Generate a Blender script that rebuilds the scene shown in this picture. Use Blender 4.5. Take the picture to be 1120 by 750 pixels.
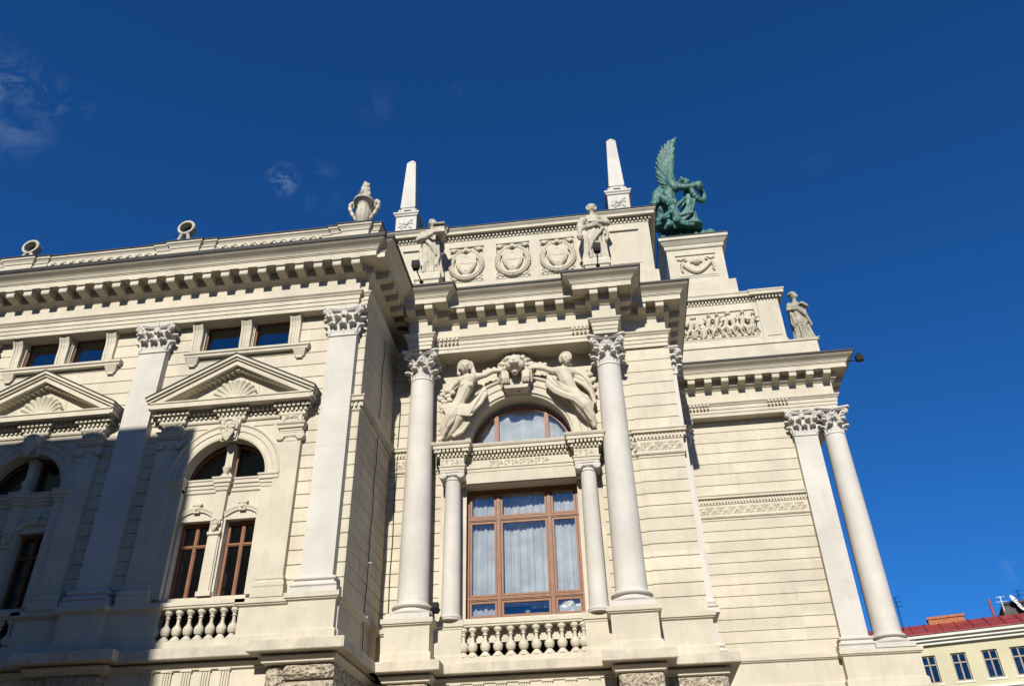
import bpy, bmesh, math, random
from mathutils import Vector, Matrix
random.seed(7)
S = bpy.context.scene
for o in list(bpy.data.objects): bpy.data.objects.remove(o)
R = math.radians
# ------------------------------------------------------------------ camera
FPX, PITCH, ROLL, YAW, CAMZ = 908.65, R(33.763), R(-1.480), R(-6.378), 1.6
_F = Vector((math.sin(YAW)*math.cos(PITCH), math.cos(YAW)*math.cos(PITCH), math.sin(PITCH)))
_R0 = Vector((math.cos(YAW), -math.sin(YAW), 0)); _U0 = _R0.cross(_F)
_R = _R0*math.cos(ROLL) + _U0*math.sin(ROLL); _U = -_R0*math.sin(ROLL) + _U0*math.cos(ROLL)
cd = bpy.data.cameras.new('camera'); cam = bpy.data.objects.new('camera', cd); S.collection.objects.link(cam)
M = Matrix((( _R.x,_U.x,-_F.x,0),(_R.y,_U.y,-_F.y,0),(_R.z,_U.z,-_F.z,CAMZ),(0,0,0,1)))
cam.matrix_world = M
cd.sensor_width = 36; cd.lens = FPX/1120*36; cd.clip_start = .1; cd.clip_end = 3000
S.camera = cam
def at(px, py, Y):
    """point of the plane Y seen at photo pixel px,py (used only to measure real positions)"""
    d = _F + (px-560)/FPX*_R - (py-375)/FPX*_U
    return Vector((0,0,CAMZ)) + d*(Y/d.y)
# ------------------------------------------------------------------ world, sun, exposure
W = bpy.data.worlds.new('World'); S.world = W; W.use_nodes = True
nt = W.node_tree; nt.nodes.clear()
def N(t, **k):
    n = nt.nodes.new(t)
    for a, b in k.items(): setattr(n, a, b)
    return n
SUN_EL, SUN_X = 30.0, 0.03          # sun almost square on to the facade
sky = N('ShaderNodeTexSky', sky_type='NISHITA', sun_disc=False)
sky.sun_elevation = R(SUN_EL); sky.sun_rotation = R(180+1.7)
sky.altitude = 600; sky.air_density = 1.0; sky.dust_density = .05; sky.ozone_density = 5.0
hsv = N('ShaderNodeHueSaturation'); hsv.inputs['Saturation'].default_value = 1.0; hsv.inputs['Value'].default_value = 1.0
tint = N('ShaderNodeMix', data_type='RGBA', blend_type='MULTIPLY'); tint.inputs['Factor'].default_value = 1; tint.inputs['B'].default_value = (.29, 1.04, 1.80, 1)
nt.links.new(sky.outputs[0], tint.inputs['A']); nt.links.new(tint.outputs['Result'], hsv.inputs['Color'])
tc = N('ShaderNodeTexCoord'); 
def wisp(direction, radius, scale, seed, amount):
    d = Vector(direction).normalized()
    vd = N('ShaderNodeVectorMath', operation='DISTANCE'); vd.inputs[1].default_value = d
    nt.links.new(tc.outputs['Generated'], vd.inputs[0])
    mr = N('ShaderNodeMapRange'); mr.inputs['From Min'].default_value = 0; mr.inputs['From Max'].default_value = radius
    mr.inputs['To Min'].default_value = 1; mr.inputs['To Max'].default_value = 0
    mr.interpolation_type = 'SMOOTHSTEP'
    nt.links.new(vd.outputs['Value'], mr.inputs['Value'])
    no = N('ShaderNodeTexNoise', noise_dimensions='4D'); no.inputs['Scale'].default_value = scale
    no.inputs['Detail'].default_value = 7; no.inputs['Roughness'].default_value = .62; no.inputs['W'].default_value = seed
    no.inputs['Distortion'].default_value = .8
    nt.links.new(tc.outputs['Generated'], no.inputs['Vector'])
    m2 = N('ShaderNodeMapRange'); m2.inputs['From Min'].default_value = .47; m2.inputs['From Max'].default_value = .8
    nt.links.new(no.outputs['Fac'], m2.inputs['Value'])
    mu = N('ShaderNodeMath', operation='MULTIPLY'); nt.links.new(mr.outputs[0], mu.inputs[0]); nt.links.new(m2.outputs[0], mu.inputs[1])
    mm = N('ShaderNodeMath', operation='MULTIPLY'); mm.inputs[1].default_value = amount; nt.links.new(mu.outputs[0], mm.inputs[0])
    return mm.outputs[0]
def pdir(px, py): return _F + (px-560)/FPX*_R - (py-375)/FPX*_U
cur = hsv.outputs[0]
for (pp, rad, sc, sd, am) in [((4,88),.05,34,1.3,.34), ((309,196),.024,40,4.4,.8), ((345,205),.04,30,2.2,.28), ((1118,615),.03,24,3.1,.5), ((500,98),.012,30,5.7,.12), ((62,108),.045,26,8.8,.32), ((410,115),.03,24,9.1,.08),((895,178),.02,26,6.1,.08),((15,140),.05,24,3.3,.28)]:
    w = wisp(pdir(*pp), rad, sc, sd, am)
    mx = N('ShaderNodeMix', data_type='RGBA'); mx.clamp_factor = True
    nt.links.new(w, mx.inputs['Factor']); nt.links.new(cur, mx.inputs['A']); mx.inputs['B'].default_value = (7.2, 9.6, 11.2, 1)
    cur = mx.outputs['Result']
bg = N('ShaderNodeBackground'); bg.inputs['Strength'].default_value = .045
nt.links.new(cur, bg.inputs['Color']); ow = N('ShaderNodeOutputWorld'); nt.links.new(bg.outputs[0], ow.inputs['Surface'])
sl = bpy.data.lights.new('sun', 'SUN'); sl.energy = 4.9; sl.angle = R(.53); sl.color = (1.0, .955, .87)
so = bpy.data.objects.new('sun', sl); S.collection.objects.link(so)
sd = Vector((SUN_X, 1, -math.tan(R(SUN_EL)))).normalized()
so.rotation_euler = sd.to_track_quat('-Z', 'Y').to_euler()
S.view_settings.view_transform = 'Standard'; S.view_settings.look = 'None'
S.view_settings.exposure = .42; S.view_settings.gamma = 1
S.render.engine = 'CYCLES'
S.cycles.max_bounces = 8; S.cycles.diffuse_bounces = 4; S.cycles.glossy_bounces = 4; S.cycles.transparent_max_bounces = 12
S.render.resolution_x, S.render.resolution_y = 1024, 685
# ------------------------------------------------------------------ materials
def mat(name, base, rough=.85, vary=.08, scale=1.2, bump=.15, bscale=18, stain=None, streak=0., metal=0., tint2=None, spec=.3, pits=0., blocks=0., soot=0.):
    m = bpy.data.materials.new(name); m.use_nodes = True; t = m.node_tree; t.nodes.clear()
    def n(ty, **k):
        q = t.nodes.new(ty)
        for a, b in k.items(): setattr(q, a, b)
        return q
    out = n('ShaderNodeOutputMaterial'); b = n('ShaderNodeBsdfPrincipled'); t.links.new(b.outputs[0], out.inputs[0])
    b.inputs['Roughness'].default_value = rough; b.inputs['Metallic'].default_value = metal
    b.inputs['Specular IOR Level'].default_value = spec
    g = n('ShaderNodeNewGeometry')
    no = n('ShaderNodeTexNoise'); no.inputs['Scale'].default_value = scale; no.inputs['Detail'].default_value = 6; no.inputs['Roughness'].default_value = .6
    t.links.new(g.outputs['Position'], no.inputs['Vector'])
    r = n('ShaderNodeValToRGB'); e = r.color_ramp.elements
    lo = [c*(1-vary*1.6) for c in base]; hi = [min(1, c*(1+vary)) for c in base]
    e[0].position = .3; e[0].color = (*lo, 1); e[1].position = .7; e[1].color = (*hi, 1)
    t.links.new(no.outputs['Fac'], r.inputs[0]); col = r.outputs[0]
    def over(src, fac, c):
        mx = n('ShaderNodeMix', data_type='RGBA'); t.links.new(fac, mx.inputs['Factor']); t.links.new(src, mx.inputs['A'])
        mx.inputs['B'].default_value = (*c, 1); return mx.outputs['Result']
    if blocks:
        sx = n('ShaderNodeVectorMath', operation='DIVIDE'); sx.inputs[1].default_value = (1.35, 1.35, .4355); t.links.new(g.outputs['Position'], sx.inputs[0])
        fl = n('ShaderNodeVectorMath', operation='FLOOR'); ad = n('ShaderNodeVectorMath', operation='ADD'); ad.inputs[1].default_value = (.31,.17,.36)
        t.links.new(sx.outputs[0], ad.inputs[0]); t.links.new(ad.outputs[0], fl.inputs[0])
        wn = n('ShaderNodeTexWhiteNoise'); t.links.new(fl.outputs[0], wn.inputs['Vector'])
        mb_ = n('ShaderNodeMapRange'); mb_.inputs['To Min'].default_value = 1-blocks; mb_.inputs['To Max'].default_value = 1+blocks*.6
        t.links.new(wn.outputs['Value'], mb_.inputs['Value'])
        vm = n('ShaderNodeVectorMath', operation='SCALE'); t.links.new(col, vm.inputs[0]); t.links.new(mb_.outputs[0], vm.inputs['Scale']); col = vm.outputs[0]
    if soot:
        n5 = n('ShaderNodeTexNoise'); n5.inputs['Scale'].default_value = .35; n5.inputs['Detail'].default_value = 9; n5.inputs['Roughness'].default_value = .7
        t.links.new(g.outputs['Position'], n5.inputs['Vector'])
        m5 = n('ShaderNodeMapRange'); m5.inputs['From Min'].default_value = .50; m5.inputs['From Max'].default_value = .72; m5.inputs['To Max'].default_value = soot
        t.links.new(n5.outputs['Fac'], m5.inputs['Value']); col = over(col, m5.outputs[0], (.33,.30,.25))
    if tint2:
        n2 = n('ShaderNodeTexNoise'); n2.inputs['Scale'].default_value = scale*4; n2.inputs['Detail'].default_value = 5
        t.links.new(g.outputs['Position'], n2.inputs['Vector'])
        m2 = n('ShaderNodeMapRange'); m2.inputs['From Min'].default_value = .48; m2.inputs['From Max'].default_value = .66
        t.links.new(n2.outputs['Fac'], m2.inputs['Value']); col = over(col, m2.outputs[0], tint2)
    if stain:
        mp = n('ShaderNodeMapping'); mp.inputs['Scale'].default_value = (3.2, 3.2, .42)
        t.links.new(g.outputs['Position'], mp.inputs['Vector'])
        n3 = n('ShaderNodeTexNoise'); n3.inputs['Scale'].default_value = 1.6; n3.inputs['Detail'].default_value = 8; n3.inputs['Roughness'].default_value = .68
        t.links.new(mp.outputs[0], n3.inputs['Vector'])
        m3 = n('ShaderNodeMapRange'); m3.inputs['From Min'].default_value = .5; m3.inputs['From Max'].default_value = .82; m3.inputs['To Max'].default_value = streak
        t.links.new(n3.outputs['Fac'], m3.inputs['Value']); col = over(col, m3.outputs[0], stain)
    t.links.new(col, b.inputs['Base Color'])
    if bump:
        nb = n('ShaderNodeTexNoise'); nb.inputs['Scale'].default_value = bscale; nb.inputs['Detail'].default_value = 5
        t.links.new(g.outputs['Position'], nb.inputs['Vector'])
        h = nb.outputs['Fac']
        if pits:
            v = n('ShaderNodeTexVoronoi'); v.inputs['Scale'].default_value = 9; v.feature = 'SMOOTH_F1'
            t.links.new(g.outputs['Position'], v.inputs['Vector'])
            a = n('ShaderNodeMath', operation='MULTIPLY_ADD'); a.inputs[1].default_value = pits; t.links.new(v.outputs['Distance'], a.inputs[0]); t.links.new(h, a.inputs[2]); h = a.outputs[0]
        bp = n('ShaderNodeBump'); bp.inputs['Strength'].default_value = bump; bp.inputs['Distance'].default_value = .02 if not pits else .06
        t.links.new(h, bp.inputs['Height']); t.links.new(bp.outputs[0], b.inputs['Normal'])
    return m
STONE = mat('cream_stone', (.485,.438,.342), vary=.08, scale=1.1, soot=.5, bump=.3, stain=(.30,.25,.17), streak=.42)
WALLM = mat('cream_ashlar', (.50,.45,.35), vary=.07, scale=.8, blocks=.075, soot=.45, bump=.3, stain=(.34,.28,.19), streak=.45)
DARKST = mat('return_ashlar', (.50,.43,.32), blocks=.1, soot=.5, vary=.09, scale=.7, bump=.3, stain=(.2,.16,.11), streak=.6)  # ashlar of the return wall: slightly deeper base, stronger dark streaks
WHITE = mat('white_limewash', (.485,.458,.408), vary=.09, scale=.8, bump=.15, bscale=30, stain=(.37,.345,.29), streak=.42)
SCULP = mat('carved_stone', (.48,.43,.335), vary=.08, scale=3, bump=.3, bscale=26, stain=(.28,.22,.15), streak=.35)
STATUE = mat('weathered_statue_stone', (.45,.405,.32), vary=.2, scale=5, bump=.7, bscale=30, stain=(.2,.17,.12), streak=.5, tint2=(.42,.38,.29))
STATUE2 = mat('greyer_statue_stone', (.31,.29,.225), vary=.3, scale=6, bump=.7, bscale=30, stain=(.12,.11,.085), streak=.7, tint2=(.38,.34,.25))
SLAB = mat('streaked_slab_stone', (.46,.41,.32), vary=.14, scale=2, soot=.6, bump=.35, stain=(.22,.19,.15), streak=.62)
ROUGH = mat('hammered_rock_stone', (.40,.345,.26), vary=.25, scale=7, bump=1.0, bscale=14, pits=1.6, stain=(.14,.12,.1), streak=.7)
LEAD = mat('lead_flashing', (.028,.025,.024), rough=.6, vary=.2, scale=4, bump=.1, metal=.0)
BRONZE = mat('green_patina_bronze', (.042,.125,.10), rough=.6, vary=.35, scale=3.2, bump=.4, bscale=20, stain=(.008,.022,.02), streak=1.0, tint2=(.085,.20,.16), spec=.5)
WOOD = mat('red_brown_window_wood', (.20,.085,.036), rough=.5, vary=.15, scale=5, bump=.1, bscale=40)
IRON = mat('black_iron', (.007,.007,.008), rough=.6, vary=.2, scale=5, bump=0, spec=.15)
VOIDM = mat('dark_void', (.035,.03,.028), vary=.1, bump=0)
REDROOF = mat('red_sheet_roof', (.27,.04,.03), rough=.5, vary=.22, scale=1.5, bump=.1, stain=(.13,.03,.025), streak=.6)
YELLOW = mat('pale_yellow_render', (.47,.435,.285), vary=.06, scale=.5, bump=.1, stain=(.33,.31,.2), streak=.4)
TRIMW = mat('off_white_render', (.58,.57,.49), vary=.06, scale=.8, bump=.1, stain=(.4,.38,.3), streak=.4)
BRICK = mat('orange_brick', (.36,.13,.06), vary=.25, scale=9, bump=.4, stain=(.2,.08,.05), streak=.5)
DISHM = mat('white_painted_metal', (.62,.62,.62), rough=.4, vary=.03, bump=0)
PAVE = mat('square_paving', (.22,.175,.125), vary=.12, scale=.5, bump=.2, bscale=6)
ROOFD = mat('dark_roof_sheet', (.06,.055,.05), rough=.6, vary=.2, scale=1, bump=.05)
def curtain_mat():
    m = mat('white_sheer_curtain', (.52,.53,.51), rough=.9, vary=.14, scale=2, bump=0); return m
CURT = curtain_mat()
FARFR = mat('pale_brown_frame', (.30,.25,.19), vary=.1, scale=3, bump=0)
def glass(name, tint, rf):
    m = bpy.data.materials.new(name); m.use_nodes = True; t = m.node_tree; t.nodes.clear()
    o = t.nodes.new('ShaderNodeOutputMaterial'); mx = t.nodes.new('ShaderNodeMixShader')
    tr = t.nodes.new('ShaderNodeBsdfTransparent'); tr.inputs[0].default_value = (*tint, 1)
    gl = t.nodes.new('ShaderNodeBsdfGlossy'); gl.inputs['Roughness'].default_value = .015; gl.inputs[0].default_value = (.9,.95,1,1)
    fr = t.nodes.new('ShaderNodeFresnel'); fr.inputs[0].default_value = 1.5
    mr = t.nodes.new('ShaderNodeMapRange'); mr.inputs['To Min'].default_value = rf; mr.inputs['To Max'].default_value = 1
    no = t.nodes.new('ShaderNodeTexNoise'); no.inputs['Scale'].default_value = 1.1
    g = t.nodes.new('ShaderNodeNewGeometry'); t.links.new(g.outputs['Position'], no.inputs['Vector'])
    bp = t.nodes.new('ShaderNodeBump'); bp.inputs['Strength'].default_value = .25; bp.inputs['Distance'].default_value = .05
    t.links.new(no.outputs['Fac'], bp.inputs['Height']); t.links.new(bp.outputs[0], gl.inputs['Normal'])
    t.links.new(fr.outputs[0], mr.inputs['Value']); t.links.new(mr.outputs[0], mx.inputs[0])
    t.links.new(tr.outputs[0], mx.inputs[1]); t.links.new(gl.outputs[0], mx.inputs[2]); t.links.new(mx.outputs[0], o.inputs[0])
    return m
GLASS = glass('window_glass', (.82,.84,.84), .13)
GLASSA = glass('attic_glass', (.5,.55,.6), .17)
GLASSF = glass('far_glass', (.5,.55,.6), .07)
GLASSD = glass('old_dark_glass', (.5,.55,.6), .05)
# ------------------------------------------------------------------ mesh builder
ORG = {}
class MB:
    def __init__(s): s.v = []; s.f = []
    def add(s, vs, fs):
        b = len(s.v); s.v += [tuple(v) for v in vs]; s.f += [tuple(b+i for i in f) for f in fs]; return s
    def box(s, x0, x1, y0, y1, z0, z1):
        return s.add([(x0,y0,z0),(x1,y0,z0),(x1,y1,z0),(x0,y1,z0),(x0,y0,z1),(x1,y0,z1),(x1,y1,z1),(x0,y1,z1)],
                     [(0,3,2,1),(4,5,6,7),(0,1,5,4),(1,2,6,5),(2,3,7,6),(3,0,4,7)])
    def frustum(s, a, b, y=None):
        """a, b = (x0,x1,y0,y1,z) bottom and top rectangles"""
        x0,x1,y0,y1,z0 = a; X0,X1,Y0,Y1,z1 = b
        return s.add([(x0,y0,z0),(x1,y0,z0),(x1,y1,z0),(x0,y1,z0),(X0,Y0,z1),(X1,Y0,z1),(X1,Y1,z1),(X0,Y1,z1)],
                     [(0,3,2,1),(4,5,6,7),(0,1,5,4),(1,2,6,5),(2,3,7,6),(3,0,4,7)])
    def prism(s, poly, y0, y1):
        n = len(poly); vs = [(x,y0,z) for x,z in poly]+[(x,y1,z) for x,z in poly]
        fs = [tuple(range(n)), tuple(range(2*n-1,n-1,-1))]+[(i,(i+1)%n,n+(i+1)%n,n+i) for i in range(n)]
        return s.add(vs, [f[::-1] for f in fs])
    def prism_x(s, poly, x0, x1):
        n = len(poly); vs = [(x0,y,z) for y,z in poly]+[(x1,y,z) for y,z in poly]
        return s.add(vs, [tuple(range(n)), tuple(range(2*n-1,n-1,-1))]+[(i,(i+1)%n,n+(i+1)%n,n+i) for i in range(n)])
    def prism_z(s, poly, z0, z1):
        n = len(poly); vs = [(x,y,z0) for x,y in poly]+[(x,y,z1) for x,y in poly]
        return s.add(vs, [tuple(range(n-1,-1,-1)), tuple(range(n,2*n))]+[(i,(i+1)%n,n+(i+1)%n,n+i) for i in range(n)])
    def lathe(s, prof, c=(0,0,0), n=32, a0=0, a1=2*math.pi, sq=None):
        full = abs(a1-a0-2*math.pi) < 1e-6; m = n if full else n+1; b = []
        for r, z in prof:
            for i in range(m):
                a = a0+(a1-a0)*i/n; rr = r*(sq(a, z) if sq else 1)
                b.append((c[0]+rr*math.cos(a), c[1]+rr*math.sin(a), c[2]+z))
        fs = []
        for j in range(len(prof)-1):
            for i in range(n):
                k = (i+1) % m; fs.append((j*m+i, j*m+k, (j+1)*m+k, (j+1)*m+i))
        if full: fs.append(tuple(range(m-1,-1,-1))); fs.append(tuple((len(prof)-1)*m+i for i in range(m)))
        return s.add(b, fs)
    def ell(s, c, r, rot=None, n=10, m=7):
        vs = [];
        if not hasattr(r, '__len__'): r = (r, r, r)
        c = Vector(c)
        for j in range(1, m):
            t = math.pi*j/m
            for i in range(n):
                a = 2*math.pi*i/n
                p = Vector((r[0]*math.sin(t)*math.cos(a), r[1]*math.sin(t)*math.sin(a), r[2]*math.cos(t)))
                if rot: p = rot @ p
                vs.append(c+p)
        p = Vector((0,0,r[2])); q = Vector((0,0,-r[2]))
        if rot: p = rot @ p; q = rot @ q
        vs += [c+p, c+q]; T = len(vs)-2; B = T+1; fs = []
        for i in range(n):
            k = (i+1) % n; fs.append((T, i, k)); fs.append((B, (m-2)*n+k, (m-2)*n+i))
            for j in range(m-2): fs.append((j*n+i, (j+1)*n+i, (j+1)*n+k, j*n+k))
        return s.add(vs, fs)
    def tube(s, pts, rad, n=8):
        pts = [Vector(p) for p in pts]; L = len(pts)
        rs = rad if hasattr(rad, '__len__') else [rad]*L
        b = []; up = None
        for i, p in enumerate(pts):
            d = (pts[min(i+1,L-1)]-pts[max(i-1,0)])
            if d.length < 1e-9: d = Vector((0,0,1))
            d.normalize()
            if up is None: up = Vector((0,0,1)) if abs(d.z) < .9 else Vector((0,1,0))
            u = (up - d*up.dot(d)); 
            if u.length < 1e-5: u = d.orthogonal()
            u.normalize(); w = d.cross(u); up = u
            b += [p+(u*math.cos(2*math.pi*k/n)+w*math.sin(2*math.pi*k/n))*rs[i] for k in range(n)]
        fs = [tuple(range(n-1,-1,-1)), tuple((L-1)*n+k for k in range(n))]
        for i in range(L-1):
            for k in range(n):
                q = (k+1) % n; fs.append((i*n+k, i*n+q, (i+1)*n+q, (i+1)*n+k))
        return s.add(b, fs)
    def cap(s, a, b, ra, rb, n=10):
        a = Vector(a); b = Vector(b); s.tube([a, b], [ra, rb], n); s.ell(a, ra, n=n); s.ell(b, rb, n=n); return s
    def chain(s, pts, rs, n=10):
        for i in range(len(pts)-1): s.tube([pts[i], pts[i+1]], [rs[i], rs[i+1]], n)
        for p, r in zip(pts, rs): s.ell(p, r, n=n)
        return s
    def sweep(s, path, prof, back=None):
        """profile (out,z) carried along plan path (x,y); outward = right of travel; closed by 'back' depth"""
        P = [Vector(p) for p in path]; n = len(P); offs = []
        for i in range(n):
            d1 = (P[i]-P[i-1]).normalized() if i else (P[1]-P[0]).normalized()
            d2 = (P[i+1]-P[i]).normalized() if i < n-1 else (P[-1]-P[-2]).normalized()
            n1 = Vector((d1.y,-d1.x)); n2 = Vector((d2.y,-d2.x)); offs.append((n1+n2)/(1+n1.dot(n2)))
        pr = list(prof)
        if back is not None: pr = [(-back, prof[0][1])]+pr+[(-back, prof[-1][1])]
        m = len(pr); vs = []
        for i in range(n):
            for o, z in pr: q = P[i]+offs[i]*o; vs.append((q.x, q.y, z))
        fs = []
        for i in range(n-1):
            for j in range(m-1): fs.append((i*m+j, (i+1)*m+j, (i+1)*m+j+1, i*m+j+1))
            if back is not None: fs.append((i*m+m-1, (i+1)*m+m-1, (i+1)*m, i*m))
        if back is not None: fs.append(tuple(range(m))); fs.append(tuple((n-1)*m+j for j in range(m-1,-1,-1)))
        return s.add(vs, fs)
    def dent(s, path, o0, o1, z0, z1, w, gap, inset=.0):
        """row of small blocks on the straight runs of a plan path"""
        P = [Vector(p) for p in path]
        for i in range(len(P)-1):
            d = P[i+1]-P[i]; L = d.length
            if L < w*1.5: continue
            d.normalize(); nn = Vector((d.y,-d.x))
            def cv(k):
                if k <= 0 or k >= len(P)-1: return 0
                a = (P[k]-P[k-1]).normalized(); b = (P[k+1]-P[k]).normalized()
                return a.x*b.y-a.y*b.x   # >0 = convex corner (turning left on a right-hand face)
            a0 = -o1 if cv(i) > .3 else (o1 if cv(i) < -.3 else inset); a1 = -o1 if cv(i+1) > .3 else (o1 if cv(i+1) < -.3 else inset)
            T = L-a0-a1; k = max(1, int(round(T/(w+gap)))); st = T/k
            for j in range(k):
                c = a0+st*(j+.5); p0 = P[i]+d*(c-w/2)+nn*o0; p1 = P[i]+d*(c+w/2)+nn*o0; p2 = P[i]+d*(c+w/2)+nn*o1; p3 = P[i]+d*(c-w/2)+nn*o1
                s.add([(p.x,p.y,z0) for p in (p0,p1,p2,p3)]+[(p.x,p.y,z1) for p in (p0,p1,p2,p3)],
                      [(0,1,2,3),(7,6,5,4),(0,4,5,1),(1,5,6,2),(2,6,7,3),(3,7,4,0)])
        return s
    def mesh(s, name, org=(0,0,0), smooth=False, bevel=0):
        me = bpy.data.meshes.new(name)
        me.from_pydata([(v[0]-org[0], v[1]-org[1], v[2]-org[2]) for v in s.v], [], s.f); me.validate()
        b = bmesh.new(); b.from_mesh(me); bmesh.ops.recalc_face_normals(b, faces=b.faces); b.to_mesh(me); b.free()
        if smooth: me.polygons.foreach_set('use_smooth', [True]*len(me.polygons))
        return me
    def pieces(s):
        """groups of loose islands that stand apart become objects of their own"""
        n = len(s.v); par = list(range(n))
        def find(i):
            while par[i] != i: par[i] = par[par[i]]; i = par[i]
            return i
        for f in s.f:
            a = find(f[0])
            for q in f[1:]:
                b = find(q)
                if a != b: par[b] = a
        isl = {}
        for i in range(n): isl.setdefault(find(i), []).append(i)
        if len(isl) < 2 or len(isl) > 900: return [s]
        ks = list(isl); bx = []
        for k in ks:
            P = [s.v[i] for i in isl[k]]; lo = [min(p[a] for p in P) for a in range(3)]; hi = [max(p[a] for p in P) for a in range(3)]
            bx.append((lo, hi, max(hi[a]-lo[a] for a in range(3))))
        g = list(range(len(ks)))
        def fg(i):
            while g[i] != i: g[i] = g[g[i]]; i = g[i]
            return i
        for i in range(len(ks)):
            for j in range(i):
                if fg(i) == fg(j): continue
                gap = math.sqrt(sum(max(0, bx[i][0][a]-bx[j][1][a], bx[j][0][a]-bx[i][1][a])**2 for a in range(3)))
                if gap <= max(.02, .49*max(bx[i][2], bx[j][2])): g[fg(i)] = fg(j)
        cl = {}
        for i, k in enumerate(ks): cl.setdefault(fg(i), set()).add(k)
        if len(cl) < 2: return [s]
        out = []
        lab = {k: c for c, kk in cl.items() for k in kk}
        for c in cl:
            m = MB(); mp = {}
            for i in range(n):
                if lab[find(i)] == c: mp[i] = len(m.v); m.v.append(s.v[i])
            m.f = [tuple(mp[i] for i in f) for f in s.f if f[0] in mp]; out.append(m)
        return out
    def build(s, name, m, parent=None, smooth=False, bevel=0, auto=None):
        ps = s.pieces() if parent else [s]
        if len(ps) > 1:
            o = [p.build1(name, m, parent, smooth, bevel, auto) for p in ps]; return o[0]
        return s.build1(name, m, parent, smooth, bevel, auto)
    def build1(s, name, m, parent=None, smooth=False, bevel=0, auto=None):
        org = ORG.get(parent.name, (0,0,0)) if parent else (0,0,0)
        me = s.mesh(name, org); me.materials.append(m)
        if smooth: me.polygons.foreach_set('use_smooth', [True]*len(me.polygons))
        if auto: me.set_sharp_from_angle(angle=R(auto)) if hasattr(me, 'set_sharp_from_angle') else None
        o = bpy.data.objects.new(name, me); S.collection.objects.link(o)
        if parent: o.parent = parent; ORG[o.name] = org
        if bevel:
            bm_ = o.modifiers.new('edge', 'BEVEL'); bm_.width = bevel; bm_.segments = 1; bm_.limit_method = 'ANGLE'
        return o
def sculpt(mb, voxel, name='sculpt', smooth=1, noise=0, adapt=0):
    """fuse overlapping primitives into one continuous skin"""
    me = mb.mesh('tmp'); o = bpy.data.objects.new('tmp', me); S.collection.objects.link(o)
    r = o.modifiers.new('r', 'REMESH'); r.mode = 'VOXEL'; r.voxel_size = voxel; r.adaptivity = adapt
    if smooth:
        q = o.modifiers.new('s', 'SMOOTH'); q.iterations = smooth; q.factor = .5
    dg = bpy.context.evaluated_depsgraph_get(); dg.update()
    out = bpy.data.meshes.new_from_object(o.evaluated_get(dg)); out.name = name
    bpy.data.objects.remove(o); out.polygons.foreach_set('use_smooth', [True]*len(out.polygons))
    return out
def place(me, name, m, parent, loc=(0,0,0), rz=0, sc=(1,1,1)):
    if not me.materials: me.materials.append(m)
    o = bpy.data.objects.new(name, me); S.collection.objects.link(o)
    org = ORG.get(parent.name, (0,0,0)) if parent else (0,0,0)
    o.location = (loc[0]-org[0], loc[1]-org[1], loc[2]-org[2]); o.rotation_euler = (0,0,rz); o.scale = sc
    if parent: o.parent = parent
    return o
def shifted(me, org, name):
    """bake a world-space sculpt into a parent's local space"""
    me.transform(Matrix.Translation((-org[0],-org[1],-org[2]))); me.name = name; return me
def thing(name, loc, label, cat, group=None):
    o = bpy.data.objects.new(name, None); S.collection.objects.link(o); o.location = loc; ORG[o.name] = tuple(loc)
    o['label'] = label; o['category'] = cat
    if group: o['group'] = group
    o.empty_display_size = .3
    return o
def sub(name, parent, m=STONE):
    return parent
# ------------------------------------------------------------------ ground
g = MB(); g.add([(-900,-900,0),(900,-900,0),(900,900,0),(-900,900,0)], [(0,1,2,3)])
go = g.build('ground', PAVE); go['kind'] = 'structure'
# ================================================================== OPERA HOUSE
H = thing('opera_house', (-4, 26, 0), 'ornate cream stone opera house with giant columns, arched windows and heavy bracketed cornices', 'building')
XR = -6.73          # right corner of the left block
FL, FB, FW = 19.92, 22.58, 28.99    # frieze faces
BR, BM, BX = 22.58, 22.96, 23.62    # bay: ressaut, middle, side frieze faces
C1, C2 = -5.62, .56
LEFT_PATH = [(-30, FL), (-6.97, FL), (-6.97, FL+.13), (XR, FL+.13), (XR, 26)]
BAY_PATH = [(-6.72, BX), (C1-.39, BX), (C1-.39, BR), (C1+.39, BR), (C1+.39, BM), (C2-.39, BM), (C2-.39, BR), (C2+.39, BR), (C2+.39, BX), (2.60, BX), (2.60, 29.4)]
WING_PATH = [(2.6, FW), (9.16, FW), (9.16, 34)]
# ---- wall shells
def courses(z0, z1):
    zs = []; z = 8.53
    while z < 12.95: zs.append(z); z += .392
    z = 13.78
    while z < 17: zs.append(z); z += .435
    z = 6.2
    return [q for q in zs if z0+.1 < q < z1-.1]
def ashlar(mb, path, z0, z1, groove=.028, depth=.03):
    pr = [(0, z0)]
    for z in courses(z0, z1): pr += [(0, z-groove/2), (-depth, z-groove/2+.004), (-depth, z+groove/2-.004), (0, z+groove/2)]
    pr.append((0, z1)); mb.sweep(path, pr); return mb
def ashlar_holes(mb, x0, x1, y, z0, z1, holes, groove=.028, depth=.03, back=.35):
    """flat wall facing -Y with rectangular openings and course joints"""
    zs = [z0]+courses(z0, z1)+[z1]
    for h in holes: zs += [h[2], h[3]]
    cz = courses(z0, z1); zs = sorted(set(z for z in zs if z0 <= z <= z1))
    for a, b in zip(zs[:-1], zs[1:]):
        if b-a < .002: continue
        cuts = sorted((max(h[0],x0), min(h[1],x1)) for h in holes if h[2] < (a+b)/2 < h[3])
        ga = groove/2 if any(abs(a-c) < 1e-6 for c in cz) else 0; gb = groove/2 if any(abs(b-c) < 1e-6 for c in cz) else 0
        x = x0; seg = []
        for c in cuts:
            if c[0] > x: seg.append((x, c[0]))
            x = max(x, c[1])
        if x < x1: seg.append((x, x1))
        for p, q in seg:
            mb.box(p, q, y+depth, y+back, a, b)
            mb.box(p, q, y, y+depth+.001, a+ga, b-gb)
    return mb
wcx = [-10.43, -16.47, -22.51]
holes = []
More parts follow.
